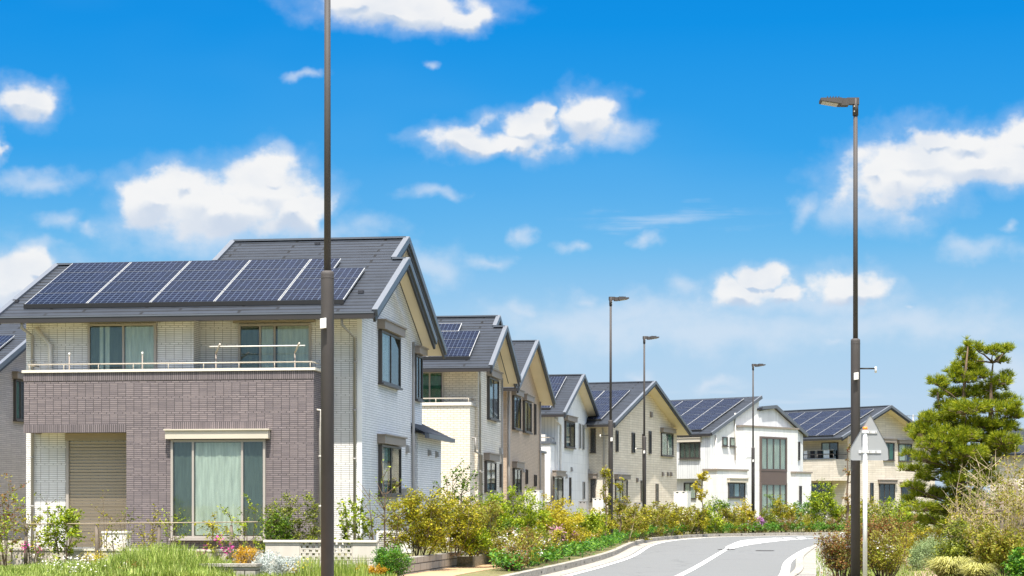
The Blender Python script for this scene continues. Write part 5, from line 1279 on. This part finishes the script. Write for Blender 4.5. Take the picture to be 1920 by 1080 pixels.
G = 'flowering shrubs in the kerbside bed'
LBL = 'coppery olive shrub dotted with tiny pale flowers in the bed behind the left kerb'
for k, (lf, bm) in enumerate(((BROWN_OLIVE, PETAL_W), (RED_LEAF, PETAL_W), (GREEN_OLIVE, PETAL_W), (YELLOW_OLIVE, PETAL_P))):
    protos.append((lf, bm, k))
used = {}
rng = random.Random(5)
dist = 0; last = None; cnt = 0
for i in idx:
    p0 = Lq[i]
    if last is not None and (p0 - last).length < (.62 if p0.y < 60 else 1.1): continue
    last = p0
    for row in range(3 if p0.y < 60 else 2):
        d = (.95, 1.6, 2.3)[row] + rng.uniform(-.2, .2) if p0.y < 60 else (1.1, 2.1)[row] + rng.uniform(-.3, .3)
        if p0.y < 41.5: d *= .75
        p = side(i, d)
        if p.y < 48 and (p.x / p.y * F + CX) < 948: continue
        s = rng.uniform(.85, 1.2) * (1 if row else .74); k = cnt % 4; cnt += 1
        loc = (p.x, p.y, .12)
        if k not in used: used[k] = make_plant('flowering_shrub', LBL, 'shrub', loc, 1.15, .82, protos[k][0], 2600, L=.05, W=.026, stems=13, twigs=5, seed=80 + k, fill=.35, clump=.06, blossom=protos[k][1], nb=110 if k != 3 else 90, bl=.042, group=G, top=.3)
        else: copy_plant(used[k], loc, rng.uniform(0, 6.28), (s, s * rng.uniform(.85, 1.15)))
plant('bush', 'pale pink blooming bush in the bed, under the golden hedge shrub', 'bush', 1044, 44, 984, 49.5, .12, GREEN_OLIVE, 900, seed=90, blossom=PETAL_P, nb=450, bl=.06, fill=.6)
plant('bush', 'small pink blooming bush in the bed right of the golden hedge shrub', 'bush', 1070, 30, 988, 53, .12, GREEN_OLIVE, 500, seed=91, blossom=PETAL_P, nb=420, bl=.06, fill=.6)
plant('bush', 'tiny violet blooming bush at the foot of the farthest lamp post', 'bush', 1424, 20, 971, 96.5, .12, GREEN_OLIVE, 400, seed=92, L=.09, W=.05, blossom=leaf_mat('petal_violet', [(190, 130, 190), (214, 160, 210)], dark=.1), nb=240, bl=.09, fill=.6)
plant('shrub', 'airy shrub with white blossom sprays where the low stone wall meets the kerbside bed', 'shrub', 946, 74, 1000, 43.0, .12, BROWN_OLIVE, 3200, seed=95, L=.045, W=.024, stems=18, twigs=7, fill=.25, blossom=PETAL_W, nb=260, bl=.04)
plant('shrub', 'rusty twiggy shrub at the end of the footpath beside the kerb', 'shrub', 958, 70, 1022, 40.6, .12, RED_LEAF, 2200, seed=96, L=.045, W=.024, stems=20, twigs=6, fill=.15, blossom=PETAL_W, nb=120, bl=.04)
# hedge behind the bed, from the middle lamps to the bend
defs = [(1122, 40, 958, 66, YELLOW_OLIVE), (1172, 56, 938, 72, BROWN_OLIVE), (1196, 40, 944, 77, YELLOW_OLIVE), (1226, 50, 940, 84, BROWN_OLIVE), (1254, 44, 944, 86, YELLOW_OLIVE), (1284, 40, 948, 90, BROWN_OLIVE),
        (1306, 36, 950, 91, YELLOW_OLIVE), (1332, 40, 944, 93, GREEN_LIME), (1372, 44, 950, 96, BROWN_OLIVE), (1396, 34, 940, 97, YELLOW_LEAF), (1440, 34, 956, 99, GREEN_OLIVE),
        (1512, 34, 952, 101, GREEN_MID), (1574, 40, 946, 101, GREEN_LIME), (1606, 44, 944, 101, YELLOW_OLIVE)]
words_ = ['left of the taller middle lamp post', 'just right of the taller middle lamp post', 'left of the shorter middle lamp post', 'right of the shorter middle lamp post', 'left of the tall white cabinet', 'before the tall white cabinet',
          'right of the tall white cabinet', 'left of the dark climbing shrub', 'under the porch window of the white modern house', 'left of the farthest lamp post', 'right of the farthest lamp post',
          'between the white modern house and the tall lime shrub', 'right of the tall lime shrub', 'behind the big lamp post by the sign']
for i, ((px, wp, py, Y, lf), wd) in enumerate(zip(defs, words_)):
    plant('hedge_shrub', 'straw and green garden shrub ' + wd, 'hedge', px, wp * 1.15, py, Y, .12, lf, 2300, seed=100 + i, L=.085, W=.05, stems=9, twigs=6, fill=.45, clump=.09, r=.016, bark=TWIG_PALE if i % 2 else BARK_GREY, group='loose garden hedge at the bend')
plant('shrub', 'dark green climbing shrub against the white modern house', 'shrub', 1352, 50, 926, 97, .12, GREEN_MID, 2600, seed=120, L=.09, W=.055, fill=.5, clump=.1)
plant('shrub', 'orange gold shrub before the tall brown framed windows', 'shrub', 1467, 44, 934, 99, .12, YELLOW_OLIVE, 2300, seed=121, L=.09, W=.055, fill=.6, clump=.1)
plant('shrub', 'thin green shrub climbing at the left of the tall brown windows', 'shrub', 1447, 30, 918, 100, .12, GREEN_MID, 700, seed=122, L=.09, W=.055, fill=.2, clump=.08)
plant('shrub', 'fresh green shrub under the right slit window of the white modern house', 'shrub', 1492, 36, 934, 100, .12, GREEN_BRIGHT, 2300, seed=123, L=.09, W=.055, fill=.6, clump=.1)
plant('shrub', 'tall lime green shrub between the white modern house and the far beige house', 'shrub', 1546, 58, 898, 101, .12, GREEN_LIME, 5200, seed=124, L=.09, W=.055, fill=.6, clump=.1, stems=9, top=.5)
plant('shrub', 'rounded green shrub left of the tall lime one', 'shrub', 1522, 34, 926, 102, .12, GREEN_BRIGHT, 2000, seed=125, L=.09, W=.055, fill=.6, clump=.1)
def small_tree(label, px, wpx, py, pyc, Y, z, leaf, n, seed, name='young_tree', r=.035, clump=.1, L=.09):
    rng = np.random.default_rng(seed); root = thing(name, label, 'tree', at(px, Y, z)); Hh = hz(py, Y, z); hc = hz(pyc, Y, z); w = wpx / F * Y
    mb = MB(); k = 7; P = [(rng.normal() * .03 * (i > 0), rng.normal() * .03 * (i > 0), Hh * .97 * i / k) for i in range(k + 1)]
    mb.tube(P, [r * (1 - .85 * i / k) for i in range(k + 1)], BARK, 7); mb.build('trunk', root)
    mb = MB(); tips = []
    for i in range(16):
        z0 = hc + (Hh - hc) * rng.uniform(-.05, .9); f = z0 / (Hh * .97) * k; j = min(k - 1, max(0, int(f))); b = np.array(P[j]) + (np.array(P[j + 1]) - np.array(P[j])) * min(1, f - j)
        a = rng.uniform(0, 6.28); l = w * .5 * (1 - .6 * (z0 - hc) / (Hh - hc)) * rng.uniform(.6, 1); e = b + np.array([math.cos(a) * l, math.sin(a) * l, l * rng.uniform(.4, 1.0)])
        mb.tube([b, (b + e) / 2 + np.array([0, 0, -.02]), e], [r * .35, r * .25, r * .1], BARK, 4); tips.append((b, e))
    mb.build('branches', root); ti = rng.integers(0, 16, n); t = rng.uniform(.3, 1.1, n)[:, None]
    A = np.array([tips[q][0] for q in ti]); B = np.array([tips[q][1] for q in ti]); C = A + (B - A) * t + rng.normal(size=(n, 3)) * clump * .5
    quads('crown', leaf_quads(C, L, L * .6, rng), leaf, root); return root
small_tree('slender columnar young tree touching the taller middle lamp post', 1137, 36, 862, 985, 63, .15, YELLOW_OLIVE, 850, 130, L=.075)
small_tree('thin bare young tree just right of the taller middle lamp post', 1162, 20, 886, 975, 70, .15, YELLOW_OLIVE, 300, 131)
small_tree('young tree with a yellow green crown before the white modern house', 1317, 44, 876, 950, 91, .15, YELLOW_LEAF, 950, 132, L=.1)
small_tree('bare trunked tree with brown leaf tufts, left of the big lamp post', 1589, 34, 812, 985, 88, .15, RED_LEAF, 420, 133, r=.07)

# --- right side: shrubs round the sign, hedge behind, pine
plant('shrub', 'copper red shrub at the tall lamp post, left of the white sign post', 'shrub', 1580, 92, 994, 35.0, .12, RED_LEAF, 6500, seed=140, L=.04, W=.022, stems=20, twigs=7, fill=.25, top=.25, blossom=PETAL_W, nb=70, bl=.035)
plant('shrub', 'olive and copper shrub with arching stems right of the white sign post', 'shrub', 1656, 100, 996, 34.6, .12, BROWN_OLIVE, 5600, seed=141, L=.04, W=.022, stems=24, twigs=6, fill=.15, top=.3, blossom=PETAL_W, nb=90, bl=.035)
plant('shrub', 'copper shrub straight behind the tall lamp post', 'shrub', 1612, 80, 972, 40, .12, RED_LEAF, 4200, seed=142, L=.045, W=.025, stems=16, twigs=6, fill=.3)
plant('shrub', 'leafy olive shrub behind the sign, beside the copper one', 'shrub', 1650, 90, 946, 56, .12, GREEN_OLIVE, 5200, seed=143, L=.06, W=.035, stems=12, twigs=6, fill=.5, top=.15)
plant('shrub', 'rust brown shrub at the start of the brick path', 'shrub', 1672, 100, 962, 52, .12, RED_LEAF, 5600, seed=144, L=.055, W=.03, stems=14, twigs=6, fill=.4, top=.15)
plant('shrub', 'green topped shrub before the far beige house, right of the sign', 'shrub', 1678, 84, 938, 62, .12, GREEN_LIME, 4300, seed=145, L=.065, W=.038, stems=10, twigs=6, fill=.5, top=.12)
plant('shrub', 'loose straw coloured shrub under the windows of the far beige house', 'shrub', 1632, 66, 936, 66, .12, YELLOW_OLIVE, 3000, seed=146, L=.065, W=.038, stems=10, twigs=6, fill=.4, top=.12, bark=TWIG_PALE)
plant('bush', 'clipped yellow green bush along the brick path', 'bush', 1728, 78, 992, 46.5, .12, YELLOW_LEAF, 5200, seed=147, L=.04, W=.025, fill=.85, top=.2, clump=.05)
plant('bush', 'soft sage green mound beside the brick path', 'bush', 1752, 88, 1002, 42.5, .12, SAGE, 7200, seed=148, L=.05, W=.012, fill=.85, top=.35, clump=.06, bark=SAGE)
plant('bush', 'low sage green mound nearer the path edge', 'bush', 1728, 50, 1022, 40.5, .12, SAGE, 2900, seed=149, L=.05, W=.012, fill=.85, top=.35, clump=.05, bark=SAGE)
plant('bush', 'dark green bush between the sage mound and the variegated grass', 'bush', 1790, 66, 1012, 40.2, .12, GREEN_OLIVE, 3600, seed=150, fill=.7, top=.3)
plant('shrub', 'olive shrub with drooping leaves before the rustic pickets', 'shrub', 1822, 110, 976, 40.6, .12, GREEN_OLIVE, 6600, seed=151, L=.065, W=.025, fill=.6, top=.2)
plant('shrub', 'bronze tinted shrub in the lower right corner', 'shrub', 1878, 100, 992, 37.6, .12, BROWN_OLIVE, 6200, seed=152, L=.065, W=.028, fill=.6, top=.2)
plant('bush', 'bright lime bush cut by the lower right corner', 'bush', 1915, 56, 1026, 35.4, .12, GREEN_BRIGHT, 2200, seed=153, L=.06, W=.035, fill=.7)
plant('shrub', 'pale dry twiggy shrub rising before the pine', 'shrub', 1848, 110, 858, 42.4, .12, GREEN_OLIVE, 1700, seed=154, stems=30, twigs=9, fill=.1, r=.011, bark=TWIG_PALE, L=.055, W=.03, spread=.95)
plant('shrub', 'olive leafed shrub with pale stems at the right edge', 'shrub', 1906, 80, 846, 41.8, .12, BROWN_OLIVE, 3000, seed=155, stems=22, twigs=8, fill=.3, r=.011, bark=TWIG_PALE, L=.06, W=.032)
for i, (px, wp, py, Y, lf, wd) in enumerate(((1732, 90, 940, 72, GREEN_OLIVE, 'left of the pine trunk'), (1790, 100, 930, 74, GREEN_MID, 'directly behind the pine trunk'), (1850, 110, 934, 72, GREEN_OLIVE, 'behind the pale twiggy shrub'), (1915, 110, 926, 70, GREEN_MID, 'at the right edge behind the pickets'))):
    plant('hedge_shrub', 'dark green background shrub ' + wd, 'hedge', px, wp, py, Y, .12, lf, 3800, seed=160 + i, L=.08, W=.05, fill=.7, clump=.1, group='background shrubs behind the pine')
plant('shrub', 'airy olive shrub growing up through the rustic pickets', 'shrub', 1856, 96, 952, 39.9, .12, BROWN_OLIVE, 3000, seed=156, stems=20, twigs=8, fill=.3, r=.009, bark=TWIG_PALE, L=.055, W=.028)
plant('shrub', 'tall loose olive shrub between the post fence and the right edge', 'shrub', 1902, 70, 905, 38.8, .12, BROWN_OLIVE, 1900, seed=157, stems=18, twigs=8, fill=.2, r=.009, bark=TWIG_PALE, L=.055, W=.028)
plant('shrub', 'straw coloured twiggy shrub between the pine and the pickets', 'shrub', 1806, 70, 930, 41.4, .12, YELLOW_OLIVE, 1500, seed=158, stems=26, twigs=8, fill=.1, r=.009, bark=TWIG_PALE, L=.055, W=.028)
# variegated grass clump
def clump(label, px, wpx, py, Y, z, mat, N, seed, wid=.009, lean=1.0):
    rng = np.random.default_rng(seed); w = wpx / F * Y; Hh = hz(py, Y, z); root = at(px, Y, z)
    a = rng.uniform(0, 6.28, N); q = rng.uniform(0, 1, N) ** .6; b = np.stack([np.cos(a) * q * w * .22, np.sin(a) * q * w * .22, np.zeros(N)], 1)
    d = np.stack([np.cos(a), np.sin(a), np.zeros(N)], 1); s = np.stack([-np.sin(a), np.cos(a), np.zeros(N)], 1) * wid
    hh = Hh * rng.uniform(.35, 1.05, N) * (1 - .45 * q * rng.uniform(0, 1, N)); L = (w * .34 * rng.uniform(.15, 1.3, N))[:, None]; z = lambda k: np.stack([0 * hh, 0 * hh, hh * k], 1)
    p1 = b + d * L * .3 + z(.7); p2 = b + d * L * .75 + z(.98); p3 = b + d * L * 1.15 + z(.8)
    Q = np.concatenate([np.stack([b - s, b + s, p1 + s, p1 - s], 1), np.stack([p1 - s, p1 + s, p2 + s * .8, p2 - s * .8], 1), np.stack([p2 - s * .8, p2 + s * .8, p3 + s * .1, p3 - s * .1], 1)])
    o = quads('grass_clump', Q, mat); o.location = root; return tag(o, label, 'grass clump')
clump('cream and yellow variegated grass clump beside the brick path', 1782, 96, 1042, 36.6, .12, PALE_GRASS, 1500, 170)
clump('second paler grass clump at the bottom edge, right of the variegated one', 1832, 70, 1054, 35.8, .12, PALE_GRASS, 900, 171)
o = blades('lawn_grass', 9000, 53, strip_xy(1530, 1990, 35, 60, .12), lambda X, r: r.uniform(.04, .12, len(X)), GRASS, .007)
me = o.data; o['kind'] = 'stuff'; o['label'] = 'short grass under the shrubs at right'
o.hide_render = False

# rustic picket fence on the right
r = thing('picket_fence', 'rustic fence of uneven grey wooden pickets under the pale twiggy shrub', 'fence', at(1800, 42.6, .12)); base = r.location.copy(); rr = random.Random(9)
for i in range(17):
    px = 1799 + i * 7.6 + rr.uniform(-2, 2); Y = 42.6 - i * .10; p = at(px, Y, .12) - base; hh = 1.5 + rr.uniform(-.14, .12) - .12
    mb = MB(); l = rr.uniform(-.03, .03); mb.tube([(p.x, p.y, 0), (p.x + l, p.y, hh * .6), (p.x + l * 1.6, p.y, hh)], [.026, .025, .022], BARK_GREY, 6); mb.build('picket', r)
mb = MB(); a = at(1790, 42.5, 1.42) - base; b = at(1935, 40.7, 1.40) - base; a.z = 1.2; b.z = 1.2; mb.tube([(a.x, a.y - .06, a.z), (b.x, b.y - .06, b.z)], .022, BARK, 6)
mb.tube([(a.x, a.y - .06, .7), (b.x, b.y - .06, .7)], .022, BARK, 6); mb.build('rail', r)
r = thing('post_fence', 'tall weathered posts with a cross rail nearer the lower right corner', 'fence', at(1905, 39.4, .12)); base = r.location.copy()
for px, py in ((1878, 938), (1905, 908), (1919, 925)):
    p = at(px, 39.4, .12) - base; hh = hz(py, 39.4, .12); mb = MB(); mb.tube([(p.x, p.y, 0), (p.x + .02, p.y, hh * .5), (p.x, p.y, hh)], [.05, .048, .042], WOOD, 8); mb.build('post', r)
a = at(1868, 39.3, 0) - base; b = at(1935, 39.2, 0) - base; hh = hz(957, 39.3, .12); mb = MB(); mb.tube([(a.x, a.y, hh), (b.x, b.y, hh)], .026, WOOD, 6); mb.build('rail', r)

# pine
def pine():
    Y0 = 44.5; rng = np.random.default_rng(200); root = thing('pine_tree', 'big shaggy pine with tiered yellow green tufts at the right', 'pine tree', at(1792, Y0, .12)); O = np.array(root.location)
    def W(px, py, dy=0.): Y = Y0 + dy; return np.array([(px - CX) / F * Y, Y, CZ + (HOR - py) / F * Y]) - O
    tr1 = [W(1792, 1055), W(1790, 1000, .1), W(1797, 940, -.1), W(1806, 880, .1), W(1808, 820), W(1806, 760, .1), W(1809, 710), W(1815, 650)]
    tr2 = [W(1800, 1000, .1), W(1826, 930, .2), W(1848, 870, .1), W(1856, 810), W(1858, 760, -.1), W(1858, 715), W(1862, 680)]
    mb = MB(); mb.tube(tr1, [.13, .11, .095, .08, .065, .05, .035, .015], BARK, 10); mb.tube(tr2, [.09, .08, .07, .06, .045, .03, .015], BARK, 10)
    mb.tube([W(1806, 850), W(1775, 800, .2), W(1761, 770, .1), W(1758, 735)], [.04, .035, .03, .02], BARK, 8); mb.build('trunk', root)
    lobes = [(1815, 648, 7, 14), (1812, 668, 14, 16), (1806, 690, 17, 14), (1790, 700, 14, 12), (1836, 655, 8, 12), (1828, 690, 12, 22), (1757, 716, 15, 12), (1770, 726, 10, 12), (1758, 742, 10, 10), (1806, 710, 22, 12),
             (1861, 660, 16, 10), (1882, 656, 12, 10), (1893, 654, 8, 6), (1876, 678, 12, 8), (1836, 704, 20, 10), (1870, 716, 24, 9), (1888, 706, 12, 8), (1856, 728, 26, 10), (1810, 736, 30, 12), (1780, 742, 16, 8), (1838, 744, 28, 12), (1884, 748, 26, 10), (1900, 764, 14, 12), (1908, 778, 10, 12),
             (1782, 762, 24, 14), (1815, 768, 38, 16), (1862, 766, 30, 12), (1890, 780, 20, 8), (1762, 782, 30, 12), (1800, 792, 44, 18), (1852, 796, 34, 12), (1880, 802, 26, 12), (1738, 786, 14, 12), (1728, 800, 12, 8), (1704, 806, 7, 7), (1718, 812, 12, 6), (1745, 806, 26, 14), (1790, 818, 42, 18), (1838, 820, 40, 16), (1880, 826, 26, 14),
             (1714, 824, 8, 6), (1758, 834, 34, 14), (1802, 848, 44, 16), (1856, 846, 32, 16), (1894, 838, 18, 14), (1704, 852, 12, 7), (1742, 860, 24, 12), (1786, 872, 42, 16), (1832, 874, 32, 16), (1726, 878, 18, 8), (1698, 880, 14, 6), (1760, 894, 38, 13), (1806, 902, 34, 15), (1850, 900, 24, 14), (1714, 912, 18, 9), (1736, 926, 32, 11), (1782, 928, 36, 14), (1824, 934, 22, 13), (1704, 938, 12, 6), (1730, 952, 28, 10), (1776, 958, 34, 12), (1812, 962, 20, 10), (1750, 978, 26, 9), (1792, 984, 26, 9), (1806, 946, 30, 10)]
    limbs = MB(); tc = []; td = []
    tr = [np.array(p) for p in tr1 + tr2]
    for (px, py, rx, ry) in lobes:
        dy = rng.uniform(-.9, .9) * (.3 if py < 720 else 1.0); c = W(px, py, dy); sc = Y0 / F
        base = min(tr, key=lambda q: np.linalg.norm((q - c) * np.array([1, 1, 1.6])) + (1.0 if q[2] > c[2] + .05 else 0))
        m = (base + c) / 2 + np.array([0, 0, -.05]) + rng.normal(size=3) * .04; limbs.tube([base, m, c + np.array([0, 0, -ry * sc * .5])], [.026, .018, .01], BARK, 5)
        rx *= 1.1; ry *= 1.08; n = max(6, int(rx * ry / 6.4))
        for k in range(n):
            a = rng.uniform(0, 6.28); q = math.sqrt(rng.uniform(0, 1)); dz = rng.uniform(-1, 1) * math.sqrt(max(0, 1 - q * q) + .15)
            o = np.array([math.cos(a) * q * rx * sc, math.sin(a) * q * rx * sc * .9, dz * ry * sc * .8]); tc.append(c + o)
            v = np.array([o[0] * 1.2, o[1] * 1.2, 0.34 + max(0, o[2])]); td.append(v / np.linalg.norm(v))
            if k % 3 == 0: limbs.tube([c + np.array([0, 0, -ry * sc * .5]), c + o], [.009, .005], BARK, 4)
    limbs.build('limbs', root)
    tc = np.array(tc); td = np.array(td); N = 30; T = len(tc)
    C = np.repeat(tc, N, 0); D = np.repeat(td, N, 0); v = rng.normal(size=(T * N, 3)); v /= np.linalg.norm(v, axis=1)[:, None]
    d = v * .8 + D * .95; d /= np.linalg.norm(d, axis=1)[:, None]; ln = (rng.uniform(.09, .165, T * N))[:, None]
    s = np.cross(d, rng.normal(size=(T * N, 3))); s /= np.linalg.norm(s, axis=1)[:, None]; s *= .0058; b = C + d * .012
    quads('crown', np.stack([b - s, b + s, C + d * ln + s * .35, C + d * ln - s * .35], 1), NEEDLE, root)
pine()
